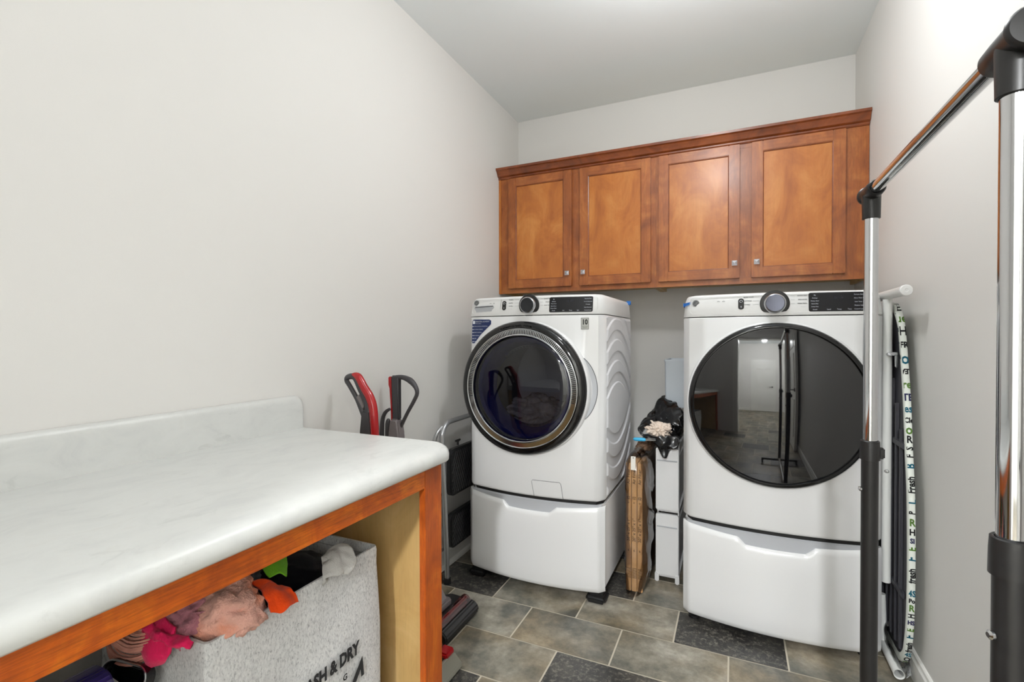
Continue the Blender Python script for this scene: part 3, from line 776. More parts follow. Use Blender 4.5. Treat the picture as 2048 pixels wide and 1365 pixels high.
# ---------------------------------------------------------------- hampers and washing
def hamper(lab, x0, x1, y0, y1, zt, lean=.0):
    T = thing('laundry_hamper', lab, 'laundry hamper', ((x0+x1)/2, (y0+y1)/2, 0), 'felt laundry hampers')
    def ringat(z, ins, r=.012, wob=0):
        pts = []
        R_ = rrect(x0+ins, x1-ins, y0+ins, y1-ins, r, 4); n = len(R_)
        for i in range(n):
            a = R_[i]; c = R_[(i+1) % n]; L_ = math.hypot(c[0]-a[0], c[1]-a[1]); k = 10 if L_ > .05 else 1
            for j in range(k):
                p = Vector((a[0]+(c[0]-a[0])*j/k, a[1]+(c[1]-a[1])*j/k, z))
                nn = noise.noise(p*5)*.010*wob; d = Vector((p.x-(x0+x1)/2, p.y-(y0+y1)/2, 0)).normalized()
                pts.append(p+d*nn)
        return pts
    b = B(); rows = [ringat(z, i+.0*z, wob=w) for z, i, w in ((.004, 0, 0), (.1, 0, .6), (.2, -.002, 1), (.32, -.003, 1), (.42, -.001, 1), (.52, .002, 1), (zt-.05, .004, .6), (zt-.01, .003, .3), (zt, .005, .3))]
    rows += [ringat(z, i, wob=w) for z, i, w in ((zt, .011, .3), (zt-.012, .014, .3), (zt-.05, .012, .6), (.3, .012, 1), (.02, .012, 0))]
    b.loft(rows); b.build('felt_body', m_felt, T, sharp=70)
    b = B(); b.tube([p+Vector((0, 0, 0)) for p in ringat(zt-.028, .013, wob=.5)], .0012, 5, closed=True); b.build('stitching', mat('stitch_thread', (150, 150, 150), .9), T)
    return T
HX1 = .500
T1 = hamper('grey felt hamper with black lettering on its front, right one under the counter', .12, HX1, -2.634, -2.125, .645)
m_ink = mat('black_ink', (38, 38, 40), .9)
b = B()
put_text(b, 'WASH & DRY', .0455, lambda a, c, e: Vector((HX1+.011+e*.5, -2.226+a, .4085+c)), 'RIGHT', .0021, sx=.78, shear=.0)
put_text(b, 'G', .022, lambda a, c, e: Vector((HX1+.011, -2.276+a, .358+c)), 'CENTER', .0006)
b.prism([(HX1+.0105, -2.255, .322), (HX1+.0105, -2.212, .376), (HX1+.0105, -2.206, .322), (HX1+.0105, -2.216, .322), (HX1+.0105, -2.219, .345), (HX1+.0105, -2.236, .322)], (.001, 0, 0))
b.build('printed_lettering', m_ink, T1, smooth=False)
T2 = hamper('dark grey felt hamper holding bottles, left one under the counter', .10, .47, -3.20, -2.72, .52)
m_navy = cloth('navy_fabric', (12, 11, 20), .3, 120, .15)
m_beige = cloth('beige_pink_terry', (226, 174, 158), .16, 200, 1, (236, 150, 116))
m_mauve = cloth('mauve_terry', (190, 126, 138), .2, 260, .9)
m_pink = cloth('hot_pink_fleece', (226, 34, 92), .18, 260, .5)
m_orange = cloth('orange_knit', (224, 70, 16), .15, 200, .3)
m_green = cloth('lime_microfibre', (110, 178, 34), .15, 300, .6)
m_teal = cloth('teal_cotton', (18, 92, 112), .25, 150, .2)
m_gknit = cloth('grey_heather', (96, 98, 102), .4, 150, .4, vs=40)
m_sock = cloth('light_grey_knit', (196, 194, 190), .1, 300, .4)
def drape(name, ctrl, th, m, seed, lab, cat='clothes', amp=.004, fr=18, nu=10, nv=10, parent=None, group=None):
    """sheet through a grid of control points, Catmull-Rom in both directions, with thickness"""
    def cr(p, k):
        q = []; n = len(p)
        for i in range(n-1):
            p0 = p[max(0, i-1)]; p1 = p[i]; p2 = p[i+1]; p3 = p[min(n-1, i+2)]
            for j in range(k):
                t = j/k; q.append(.5*((2*p1)+(p2-p0)*t+(2*p0-5*p1+4*p2-p3)*t*t+(3*p1-p0-3*p2+p3)*t**3))
        q.append(p[-1]); return q
    C = [cr([Vector(p) for p in row], nu) for row in ctrl]
    cols = [cr([C[i][k] for i in range(len(C))], nv) for k in range(len(C[0]))]
    rows = [[cols[k][i] for k in range(len(cols))] for i in range(len(cols[0]))]
    b = B(); o = Vector((seed*3.1, seed*1.7, seed))
    rows2 = [[p+Vector((noise.noise(p*fr+o), noise.noise(p*fr+o+Vector((7, 0, 0))), noise.noise(p*fr+o+Vector((0, 7, 0)))))*amp*2 for p in r] for r in rows]
    b.grid(rows2); ob = b.build(name, m, parent, sharp=180, recalc=True)
    sm = ob.modifiers.new('s', 'SOLIDIFY'); sm.thickness = th; sm.offset = 0
    if cat and parent is None: tagset(ob, lab, cat, group)
    return ob
GR = 'washing piled in the grey felt hamper'
blob('shirt', (.33, -2.30, .570), (.125, .135, .075), 11, m_navy, .12, 1.6, label='dark navy shirt lying in the hamper beside the grey sock', cat='clothes', group=GR)
blob('towel', (.43, -2.545, .655), (.085, .072, .062), 21, m_beige, .24, 1.9, label='peach and beige terry towel bunched at the top of the hamper', cat='towel', group=GR)
blob('towel', (.395, -2.600, .655), (.060, .05, .046), 5, m_mauve, .35, 2.0, label='mauve terry towel edged with pink beside the beige towel', cat='towel', group=GR)
blob('towel', (.27, -2.50, .66), (.1, .1, .05), 8, m_mauve, .35, 2.0, label='mauve towel under the counter edge behind the beige towel', cat='towel', group=GR)
drape('garment', [[(.425, -2.478, .684), (.450, -2.452, .680), (.462, -2.428, .662)], [(.470, -2.488, .678), (.482, -2.460, .670), (.492, -2.424, .652)], [(.498, -2.494, .658), (.506, -2.462, .653), (.510, -2.425, .645)], [(.512, -2.494, .640), (.515, -2.465, .640), (.515, -2.425, .636)]], .007, m_orange, 9, 'orange garment folded between beige towel and navy shirt', 'clothes', .005, 34, group=GR)
drape('cleaning_cloth', [[(.28, -2.415, .71), (.33, -2.385, .73), (.36, -2.355, .72)], [(.36, -2.428, .702), (.395, -2.400, .712), (.415, -2.372, .695)], [(.440, -2.442, .682), (.452, -2.426, .688), (.458, -2.412, .674)]], .003, m_green, 4, 'lime green cleaning cloth sticking up beside the navy shirt', 'cloth', .003, 25, group=GR)
blob('garment', (.33, -2.450, .672), (.07, .045, .035), 14, m_gknit, .25, 2.2, label='grey heathered garment behind the orange one', cat='clothes', group=GR)
blob("garment", (.335, -2.612, .676), (.064, .038, .026), 15, m_teal, .22, 1.8, label='teal garment poking out at the left side of the hamper', cat='clothes', group=GR)
# pink fleece: edging roll and hanging corner
b = B()
b.tube([(.30, -2.54, .695), (.33, -2.565, .71), (.365, -2.575, .700), (.385, -2.60, .690), (.360, -2.625, .692), (.345, -2.655, .680), (.385, -2.665, .662), (.44, -2.655, .655), (.475, -2.645, .652)], [.006, .009, .008, .007, .008, .009, .009, .009, .006], 14, smooth=6)
for v in b.bm.verts: v.co += Vector((noise.noise(v.co*55), noise.noise(v.co*55+Vector((9, 0, 0))), noise.noise(v.co*55+Vector((0, 9, 0)))))*.009
pk = b.build('blanket', m_pink, None, sharp=180); tagset(pk, 'hot pink fleece hanging over the left edge of the hamper', 'blanket', GR)
pk2 = drape('hanging_corner', [[(.33, -2.625, .690), (.38, -2.640, .682), (.42, -2.645, .668)], [(.33, -2.650, .662), (.385, -2.662, .652), (.425, -2.655, .650)], [(.345, -2.655, .625), (.39, -2.672, .622), (.43, -2.660, .628)], [(.353, -2.655, .572), (.372, -2.668, .590), (.40, -2.660, .606)]], .007, m_pink, 6, None, amp=.004, fr=22, parent=pk)
# stringy mop-like bundle
b = B(); rnd = random.Random(5)
for i in range(70):
    a = rnd.random(); c = rnd.random()
    y = -2.640-.022*c; z = .650+.022*(a-.5)*2-.030*c
    b.tube([(.225+.02*a, y-.005, z+.016), (.26+.01*c, y-.024, z+.004), (.305, y-.030+.01*a, z-.006), (.345, y-.020, z-.006), (.370+.02*a, y-.004, z+.006)], .0016, 5, smooth=3)
tagset(b.build('mop_head', cloth('pink_yarn', (214, 150, 132), .3, 200, .3), None), 'pink and orange stringy yarn bundle at the left edge of the hamper', 'mop head', GR)
# sock
sk = drape('sock', [[(.455, -2.300, .668), (.462, -2.262, .680), (.480, -2.236, .678)], [(.482, -2.318, .660), (.486, -2.280, .677), (.502, -2.240, .671)], [(.505, -2.342, .650), (.508, -2.300, .662), (.515, -2.252, .652)], [(.514, -2.352, .640), (.517, -2.318, .646), (.518, -2.275, .636)]], .016, m_sock, 3, 'light grey sock draped over the front rim of the hamper', 'sock', .0035, 45, group=GR)
# items in the left hamper
b = B(); b.prism([Vector((p[0], -2.805, p[1])) for p in rrect(.318, .402, .46, .634, .032, 6)], (0, .07, 0), .014, 3)
pb = b.build('detergent_bottle', mat('purple_gloss', (34, 20, 92), .12, coat=.5), None)
tagset(pb, 'glossy purple bottle standing in the left hamper', 'bottle')
b = B(); b.tube([(.330, -2.730, .600), (.358, -2.731, .606), (.390, -2.730, .602)], .006, 10, smooth=4); b.build('label_stripe', mat('pale_label', (160, 180, 178), .5), pb)
def caddy():
    # shallow tray leaning upright against the hamper side, opening towards the room
    c = Vector((.345, -2.690, .564))
    T = thing('plastic_tray', 'glossy black rounded plastic tray standing beside the pink fleece', 'tray', c)
    ax_n = Vector((.25, -.9, .35)).normalized(); ux = Vector((.95, .28, -.12)); ux = (ux-ax_n*ux.dot(ax_n)).normalized(); uz = ux.cross(ax_n)*-1
    if uz.z < 0: uz = -uz
    pts = rrect(-.052, .052, -.042, .042, .024, 6)
    b = B(); rows = [[c+ux*x*s_+uz*z*s_+ax_n*d for x, z in pts] for d, s_ in ((-.012, .8), (-.008, .97), (.012, 1), (.016, .98), (.014, .92), (.0, .86), (-.004, .6))]
    b.loft(rows); b.build('shell', m_blackgloss, T, sharp=60)
    b = B(); b.tube([c+ux*x+uz*z+ax_n*.0165 for x, z in [(a*.97, d*.97) for a, d in pts]], .0022, 8, closed=True); b.build('rim', m_satin, T)
caddy()
blob('garment', (.25, -2.90, .56), (.11, .08, .07), 31, cloth('grey_teal_mix', (70, 92, 96), .5, 120, .5, vs=30), label='dim grey and teal garment in the left hamper', cat='clothes')
# ---------------------------------------------------------------- vacuums
def vshift(b, y0, k):
    for v in b.bm.verts:
        if v.co.z > .5: v.co = Vector((1.4305+(v.co.x-1.4305)*k, v.co.y+(y0+3.2312)*(k-1), 1.2493+(v.co.z-1.2493)*k))
        else: v.co = Vector((max(.03, v.co.x-.06), v.co.y+(y0+3.2312)*(k-1), v.co.z))
    return b
def prismY(b, pts, y0, y1, bev=.004, k=0):
    P_ = [(x, y0, z) for x, z in pts]
    if k: P_ = [(p.x, y0, p.z) for p in smooth_poly(P_, k)]
    b.prism(P_, (0, y1-y0, 0), bev, 3); return b
v1 = thing('stick_vacuum', 'stick vacuum with red-backed loop handle, the one nearer the counter backsplash', 'vacuum cleaner', (.24, -1.88, 0), 'vacuums behind the counter')
y1 = -1.88
b = B(); b.tube([(.232, y1, .955), (.195, y1, 1.02), (.160, y1, 1.068), (.146, y1, 1.086), (.150, y1, 1.098), (.170, y1, 1.103), (.190, y1, 1.095), (.213, y1, 1.055), (.238, y1, 1.020), (.246, y1, .990), (.246, y1, .955)], [.012, .0085, .0085, .009, .010, .011, .012, .012, .013, .014, .014], 14, smooth=5)
prismY(b, [(.222, .985), (.262, .985), (.270, .90), (.262, .62), (.222, .62), (.212, .90)], y1-.014, y1+.014, .006)
vshift(b, y1, 1.0592).build('handle', m_darkgrey, v1)
b = B(); b.tube([(.176, y1, 1.107), (.200, y1, 1.102), (.226, y1, 1.066), (.252, y1, 1.032), (.266, y1, .996), (.272, y1, .94), (.274, y1, .88), (.270, y1, .62)], [.009, .014, .015, .016, .016, .015, .015, .013], 16, smooth=5); vshift(b, y1, 1.0592).build('red_grip', m_red, v1)
b = B(); prismY(b, [(.208, 1.040), (.198, 1.034), (.193, 1.024), (.205, 1.012), (.222, .985), (.232, 1.000)], y1-.006, y1+.006, .002); vshift(b, y1, 1.0592).build('trigger', m_greyv, v1)
b = B(); b.tube([(.246, y1, .64), (.26, y1, .30), (.30, y1, .10)], .017, 16, smooth=6); vshift(b, y1, 1.0592).build('wand', m_darkgrey, v1)
v2 = thing('upright_vacuum', 'stick vacuum with dark D-loop handle and red stripe, nearer the step ladder', 'vacuum cleaner', (.16, -1.60, 0), 'vacuums behind the counter')
y2 = -1.60
b = B(); b.tube([(.150, y2, 1.076), (.185, y2, 1.077), (.222, y2, 1.064), (.247, y2, 1.040), (.254, y2, 1.015), (.240, y2, .985), (.205, y2, .930), (.172, y2, .872)], [.010, .010, .013, .010, .0085, .008, .0075, .008], 14, smooth=6)
prismY(b, [(.130, 1.084), (.168, 1.084), (.168, .90), (.136, .90)], y2-.013, y2+.013, .005); vshift(b, y2, 1.049).build('handle', m_darkgrey, v2)
b = B(); prismY(b, [(.113, 1.078), (.131, 1.080), (.137, .94), (.138, .86), (.126, .86), (.124, .95), (.118, 1.035), (.113, 1.04)], y2-.009, y2+.009, .003); vshift(b, y2, 1.049).build('red_stripe', m_red, v2)
b = B(); prismY(b, [(.134, .905), (.170, .905), (.182, .84), (.184, .55), (.118, .55), (.124, .84)], y2-.03, y2+.02, .008); vshift(b, y2, 1.049).build('neck', m_greyv, v2)
b = B(); b.tube([(.130, y2-.02, .945), (.108, y2-.02, .930), (.093, y2-.02, .900), (.088, y2-.02, .84), (.09, y2-.02, .78)], [.006, .008, .009, .010, .010], 12, smooth=5); b.tube([(.118, y2-.01, .90), (.113, y2-.01, .88), (.112, y2-.01, .78)], [.006, .012, .012], 12, smooth=4); vshift(b, y2, 1.049).build('cord_hook', m_darkgrey, v2, split=True)
b = B(); b.lathe((.16, y2, .22), (0, 0, 1), [(0, 0), (.05, 0), (.06, .03), (.06, .26), (.05, .33), (0, .34)], 28); vshift(b, y2, 1.049).build('dust_cup', m_darkgrey, v2)
b = B(); b.tube([(.17, y2, .24), (.22, y2+.02, .12), (.28, y2+.06, .07)], .02, 14, smooth=6); vshift(b, y2, 1.049).build('hose_neck', m_greyv, v2)
def head(T, ox, oy, clear=False):
    b = B(); L0, L1 = oy-.135, oy+.135
    prof = [(ox-.10, .006), (ox+.075, .006), (ox+.085, .018), (ox+.082, .040), (ox+.062, .058), (ox-.06, .062), (ox-.10, .045)]
    b.prism([(x, L0, z) for x, z in prof], (0, L1-L0, 0), .006, 3)
    hb = b.build('floor_head', m_black, T)
    b = B(); b.prism([(x, L0+.012, z) for x, z in ((ox-.005, .058), (ox+.010, .082), (ox+.034, .084), (ox+.055, .060))], (0, L1-L0-.024, 0), .005, 3); b.build('roller_window', m_film if clear else m_glass_red, hb)
    b = B(); b.box(ox-.085, ox-.008, oy-.055, oy+.055, .060, .095, .008); b.prism([(ox-.07, oy-.04, .09), (ox-.02, oy-.04, .09), (ox-.05, oy-.04, .135), (ox-.075, oy-.04, .135)], (0, .08, 0), .006); b.build('swivel_joint', m_greyv, hb)
    b = B(); b.tube([(ox+.025, L0+.02, .068), (ox+.025, L1-.02, .068)], .009, 12); b.build('brush_roll', m_red, hb)
    return hb
m_glass_red = filmmat('smoked_red_window', (.62, .36, .36), .06, .1, 1.4)
head(v2, .308, -1.465)
hb = head(v1, .385, -1.80, True)
b = B(); prismY(b, [(.475, .004), (.505, .004), (.500, .022), (.468, .050), (.455, .050)], -1.915, -1.665, .003); b.build('brush_cover', mat('clear_grey_cover', (168, 165, 150), .15, trans=.4), hb)
b = B(); b.box(.42, .468, -1.72, -1.665, .045, .068, .006); b.build('red_end_cap', m_red, hb)
# ---------------------------------------------------------------- step ladder
sl = thing('step_ladder', 'folded silver step ladder with two black ribbed steps against the left wall', 'ladder', (.11, -.96, 0))
b = B(); b.tube([(.120, -1.165, .012), (.112, -1.172, .40), (.100, -1.178, .70), (.100, -1.170, .765), (.100, -1.135, .800), (.100, -1.08, .808), (.100, -.84, .808), (.100, -.785, .800), (.100, -.750, .765), (.100, -.745, .70), (.112, -.755, .4), (.120, -.76, .012)], .0125, 14, smooth=6)
b.build('front_frame', m_steel, sl)
b = B(); b.tube([(.060, -1.150, .012), (.058, -1.185, .60), (.062, -1.195, .70), (.075, -1.183, .76), (.092, -1.160, .79)], .010, 12, smooth=6); b.tube([(.060, -.78, .012), (.058, -.745, .60), (.062, -.735, .70), (.075, -.745, .76), (.092, -.765, .79)], .010, 12, smooth=6)
b.build('rear_frame', m_steel, sl, split=True)
m_step = mat('step_rubber', (22, 22, 23), .3)
def step(z0, z1):
    b = B(); b.prism([Vector((.128, p[0], p[1])) for p in rrect(-1.138, -.79, z0, z1, .03, 4)], (-.030, 0, 0), .004, 2)
    st = b.build('step', m_step, sl)
    b = B(); n = 20
    for i in range(n):
        t = i/(n-1); ya = -1.20+.40*t+.02; 
        p0 = Vector((.129, max(-1.128, ya-.04), z0+.012)); p1 = Vector((.129, ya+.06, z1-.014))
        # diagonal rib clipped to the step
        dy = .11; zA, zB = z0+.014, z1-.014; yA = -1.20+.4*t; yB = yA+dy
        def clip(yA, zA, yB, zB):
            if yA < -1.125: s_ = (-1.125-yA)/(yB-yA); zA += (zB-zA)*s_; yA = -1.125
            if yB > -.80: s_ = (yB+.80)/(yB-yA); zB -= (zB-zA)*s_; yB = -.80
            return yA, zA, yB, zB
        if yB < -1.12 or yA > -.81: continue
        a, zA, c, zB = clip(yA, zA, yB, zB)
        b.tube([(.1285, a, zA), (.1285, c, zB)], .0032, 6)
    b.build('tread_ribs', m_step, st)
step(.428, .668); step(.160, .338)
b = B(); b.lathe((.105, -1.034, .672), (0, 0, 1), [(.006, 0), (.006, .018), (.010, .02), (.010, .024), (0, .025)], 16); b.tube([(.105, -1.056, .697), (.105, -1.012, .697)], .0055, 10); b.build('latch_knob', m_black, sl)
b = B()
for fx, fy in ((.120, -1.165), (.120, -.76), (.060, -1.150), (.060, -.78)): b.lathe((fx, fy, 0), (0, 0, 1), [(0, 0), (.018, 0), (.019, .012), (.016, .03), (0, .032)], 16)
b.build('rubber_foot', m_blackmatte, sl, split=True)
b = B(); b.tube([(.060, -1.175, .43), (.060, -.75, .43)], .007, 8); b.tube([(.060, -1.165, .14), (.060, -.765, .14)], .007, 8); b.build('cross_bar', m_steel, sl, split=True)
# ---------------------------------------------------------------- shrink-wrapped filter boxes
def fbox(lab):
    T = thing('filter_box', lab, 'cardboard box', (0, 0, 0), 'cardboard filters standing between the machines')
    B().box(-.0120, .0120, -.25, .25, 0, .625, .0020, 2).build('carton', m_card, T)
    b = B()
    for s_, z, sz in (('Air Filter', .560, .020), ('EZ', .455, .018), ('EZ', .432, .009), ('20" x 25" x 1"', .300, .020), ('6', .200, .016), ('|||||||||', .09, .022)):
        put_text(b, s_, sz, (lambda a, c, e: Vector((a*.8, -.2512, z+c))) if s_ in ('EZ', '6') else (lambda a, c, e: Vector((-c, -.2512, z+a))), bold=.0002)
    b.build('printing', m_cardprint, T, smooth=False)
    return T
def cp(o, parent=None):
    c = o.copy(); COL.objects.link(c)
    if parent: c.parent = parent
    for ch in list(o.children):
        if ch.name in bpy.data.objects: cp(ch, c)
    return c
F0 = fbox('brown cardboard filter carton in clear wrap, nearest the washer')
F0.location = (.965, -.612, .004)
F1 = cp(F0); F1.location = (.992, -.612, .004); F1['label'] = 'brown cardboard filter carton, middle of the three in clear wrap'
F2 = cp(F0); F2.location = (1.019, -.612, .004); F2['label'] = 'brown cardboard filter carton in clear wrap, nearest the white drawer tower'
b = B(); rows = []
for i in range(40):
    t = i/39; z = .003+.675*t
    e = 1 if t < .80 else max(.12, math.sqrt(max(0, 1-((t-.80)/.20)**2)))
    row = []
    for k in range(72):
        a = 2*pi*k/72
        cxx = .992+.006*sin(t*3); hx = .062*e; hy = .285*(.8+.2*e)
        if t < .15: hx *= .72+.28*t/.15
        ca, sa = cos(a), sin(a)
        x = cxx+hx*math.copysign(abs(ca)**.7, ca); y = -.615+hy*math.copysign(abs(sa)**.55, sa)
        p = Vector((x, y, z)); nn = 1-abs(noise.noise(Vector((x*22, y*9, z*7))))*2; n2 = 1-abs(noise.noise(Vector((x*60, y*30, z*24+5))))*2
        d = Vector((ca, sa*.6, 0)); row.append(p+d*(nn*.009+n2*.005-.004))
    rows.append(row)
b.loft(rows, False, True); wr = b.build('plastic_wrap', m_film, None, sharp=25); tagset(wr, 'crinkled clear plastic wrap around the three cardboard cartons', 'plastic wrap')
b = B(); b.box(.986, 1.008, -.915, -.9125, .61, .675, .0006); tg = b.build('paper_tag', mat('white_tag', (225, 222, 214), .6), None); tagset(tg, 'small white tag hanging on the plastic-wrapped cartons', 'tag')
B().lathe((.997, -.915, .668), (0, -1, 0), [(.0, .0004), (.0025, .0004), (.0025, 0)], 10).build('tag_hole', m_black, tg)
blob('paper_padding', (.996, -.56, .655), (.040, .19, .040), 44, mat('brown_paper', (128, 100, 78), .8), .25, 2.5, label='crumpled brown paper at the top of the wrapped cartons', cat='paper')
# ---------------------------------------------------------------- slim drawer tower
st = thing('drawer_tower', 'slim white plastic drawer tower on the floor between washer and dryer', 'storage tower', (1.125, -.45, 0))
X0, X1, Y0, Y1 = 1.070, 1.184, -.70, -.16
b = B()
for z in (.018, .352, .685): b.box(X0+.004, X1-.004, Y0+.02, Y1, z, z+.012, .002)
b.box(X0+.004, X0+.012, Y1-.02, Y1, .02, .69); b.box(X1-.012, X1-.004, Y1-.02, Y1, .02, .69)
b.box(X1-.010, X1-.004, Y0+.03, Y0+.05, .02, .69); b.box(X0+.004, X0+.010, Y0+.03, Y0+.05, .02, .69)
b.build('frame', m_cartw, st)
for z0, z1 in ((.035, .345), (.365, .680)):
    b = B(); b.prism([Vector((p[0], Y0, p[1])) for p in rrect(X0-.0, X1-.004, z0, z1, .008, 3)], (0, .02, 0), .004, 2)
    b.box(X0+.006, X1-.012, Y0+.015, Y1-.03, z0+.012, z1-.06, .002)
    d_ = b.build('drawer', m_cartw, st)
    b = B(); b.box(X0+.006, X1-.010, Y0-.004, Y0+.002, z1-.066, z1-.060, .001); b.build('drawer_lip', m_grey, d_)
b = B(); b.box(X0-.004, X0+.016, Y0-.006, Y0+.02, 0, .045, .004); b.box(X1-.020, X1, Y0-.006, Y0+.02, 0, .045, .004); b.box(X0, X0+.016, Y1-.03, Y1, 0, .045, .004); b.box(X1-.020, X1, Y1-.03, Y1, 0, .045, .004); b.build('foot', m_cartw, st, split=True)
# trash bag in a bin on the tower
tb = thing('trash_bag', 'black plastic trash bag spilling over the top of the white drawer tower', 'trash bag', (1.12, -.5, .70))
def bagpiece(name, ctrl, seed, th=.0015, amp=.008, fr=26): return drape(name, ctrl, th, m_bag, seed, None, amp=amp, fr=fr, parent=tb, nu=9, nv=9)
bagpiece('front_flap', [[(.99, -.715, .770), (1.05, -.735, .742), (1.12, -.735, .752), (1.19, -.72, .75)], [(1.0, -.73, .742), (1.06, -.745, .712), (1.12, -.748, .700), (1.188, -.735, .715)], [(1.05, -.718, .722), (1.085, -.730, .685), (1.113, -.735, .646), (1.165, -.720, .692)]], 1)
bagpiece('left_fold', [[(.992, -.72, .745), (1.03, -.70, .775), (1.07, -.69, .80)], [(.985, -.66, .780), (1.02, -.62, .815), (1.06, -.60, .83)], [(1.015, -.55, .81), (1.035, -.50, .85), (1.07, -.5, .88)], [(1.03, -.45, .84), (1.055, -.42, .90), (1.09, -.4, .915)]], 2)
bagpiece('back_fold', [[(1.03, -.60, .79), (1.055, -.56, .88), (1.09, -.55, .915), (1.13, -.56, .905)], [(1.06, -.68, .765), (1.09, -.66, .83), (1.13, -.655, .865), (1.19, -.66, .875)], [(1.09, -.705, .752), (1.125, -.70, .79), (1.155, -.70, .80), (1.192, -.70, .79)]], 3)
blob('bag_body', (1.13, -.47, .775), (.062, .23, .085), 12, m_bag, .22, 2.6, parent=tb)
b = blob('tissue', (1.088, -.715, .773), (.052, .028, .034), 17, m_tissue, .75, 2.6, label='crumpled off-white tissue lying in the black trash bag', cat='tissue')
br = thing('cleaning_brush', 'blue-ended brush handle sticking out left of the trash bag', 'brush', (1.0, -.76, .726))
b = B(); b.tube([(.968, -.76, .7255), (.978, -.76, .7257), (1.0, -.76, .7262), (1.022, -.76, .7265), (1.030, -.76, .7265)], [.003, .009, .0095, .009, .005], 16, smooth=5); b.build('grip', mat('sky_blue_plastic', (60, 170, 215), .35, var=.1, vscale=60), br)
b = B(); b.tube([(1.028, -.76, .7295), (1.075, -.745, .731)], .0022, 8); b.tube([(1.028, -.76, .7235), (1.075, -.745, .724)], .0022, 8); b.build('wire_shaft', m_chrome, br, split=True)
# pale box standing on the bag bin
wb = thing('storage_bin', 'pale white plastic bin perched above the trash bag beside the dryer', 'storage bin', (1.14, -.44, .86))
b = B(); b.loft([[Vector((x, y, z)) for x, y in rrect(1.092+i, 1.205-i, -.52+i, -.30-i, .01, 3)] for z, i in ((.862, .004), (.87, .001), (1.105, -.002), (1.112, -.006), (1.118, -.006), (1.118, .004), (.88, .008))]); b.build('bin_body', m_box, wb, sharp=50)
# ---------------------------------------------------------------- ironing board
ib = thing('ironing_board', 'folded ironing board with word-print cover standing against the right wall', 'ironing board', (2.0, -.9, 0))
near = [(-.872, 1.377), (-.936, 1.364), (-1.000, 1.300), (-1.034, 1.195), (-1.076, 1.018), (-1.101, .845), (-1.128, .677), (-1.136, .418), (-1.126, .238), (-1.100, .12), (-1.069, .071), (-1.03, .05)]
far_ = [(-1.744-y, z) for y, z in near[1:]][::-1]
def cr2(p, k=5):
    q = []; n = len(p)
    for i in range(n-1):
        p0 = Vector(p[max(0, i-1)]); p1 = Vector(p[i]); p2 = Vector(p[i+1]); p3 = Vector(p[min(n-1, i+2)])
        for j in range(k):
            t = j/k; q.append(.5*((2*p1)+(p2-p0)*t+(2*p0-5*p1+4*p2-p3)*t*t+(3*p1-p0-3*p2+p3)*t**3))
    q.append(Vector(p[-1])); return q
edge = cr2(near)
loopo = edge + cr2(far_+[near[0]])[:-1]
XA, XB = 1.984, 2.004
cen = Vector((-.872, .62))
def ins(p, d): 
    v = cen-p; v.y *= .35; return p+v.normalized()*d if v.length > d else p
b = B(); rows = []
for x, d in ((XA+.002, .030), (XA, .022), (XA, .004), (XA+.004, .0), (XB-.004, 0), (XB, .004)):
    rows.append([Vector((x, *ins(p, d))) for p in loopo])
b.grid(rows, True); b.bm.faces.new([b.bm.verts[i] if 0 else v for i, v in enumerate(b.bm.verts[-len(loopo):])]) if 0 else None
m_cover = mat('cover_fabric', (214, 218, 210), .8, bump=.2, bscale=300)
cover = b.build('cover', m_cover, ib, sharp=50)
b = B(); pl = [Vector((XB-.001, *ins(p, .003))) for p in loopo]; b.prism(pl, (-.004, 0, 0)); b.build('pad_top', m_cover, ib)
b = B(); pl = [Vector((XA+.006, *ins(p, .024))) for p in loopo]; b.prism(pl, (.008, 0, 0)); und = b.build('underside', m_darkpanel, ib)
b = B()
for dy in (-.17, -.115, -.06, -.005, .05, .105): 
    ztop_ = 1.18-abs(dy)*1.6
    b.box(XA-.004, XA+.008, -.872+dy-.009, -.872+dy+.009, .10, ztop_, .003)
b.box(XA-.005, XA+.008, -1.08, -.67, .838, .862, .003); b.box(XA-.005, XA+.008, -1.08, -.67, .30, .324, .003)
b.build('frame_ribs', m_darkpanel, und)
# printed words on the near edge
cols = {'k': m_ink, 'g': mat('print_green', (104, 148, 60), .8), 't': mat('print_teal', (20, 110, 135), .8), 'n': mat('print_navy', (44, 44, 96), .8), 'b': mat('print_slate_blue', (84, 130, 150), .8)}
words = [('E', 'k', 1.352, .034, 0), ('ue', 'g', 1.310, .038, 0), ('H', 'k', 1.262, .040, 0), ('FR', 'k', 1.212, .026, 0), ('o', 't', 1.162, .05, 0), ('LEA', 'k', 1.118, .022, 180), ('re', 'g', 1.070, .034, 0), ('TE', 'n', 1.025, .030, 0), ('es', 't', .985, .032, 0), ('Cle', 'k', .945, .022, 0), ('o', 'g', .912, .04, 0), ('R', 'k', .878, .030, 0), ('S', 'k', .848, .028, 90), ('F', 'k', .822, .026, 90), ('B', 't', .788, .032, 90), ('Fresh', 'k', .725, .028, 90), ('L', 't', .668, .036, 90), ('P', 'k', .63, .022, 90), ('R', 'g', .595, .030, 0), ('H', 'k', .562, .026, 0), ('SI', 'n', .532, .020, 0), ('E', 'g', .505, .030, 90), ('F', 't', .470, .034, 90), ('fresh', 'k', .412, .028, 90), ('4S', 't', .348, .026, 0), ('Po', 'k', .322, .018, 0), ('R', 'g', .295, .028, 0), ('H', 'k', .268, .024, 90), ('HS', 'n', .242, .018, 0), ('E', 'g', .215, .026, 90), ('F', 't', .188, .030, 90), ('fresh', 'k', .145, .022, 90), ('4S', 't', .112, .020, 0), ('O', 'k', .088, .026, 0), ('o', 'g', .07, .03, 0)]
acc = {k: B() for k in cols}
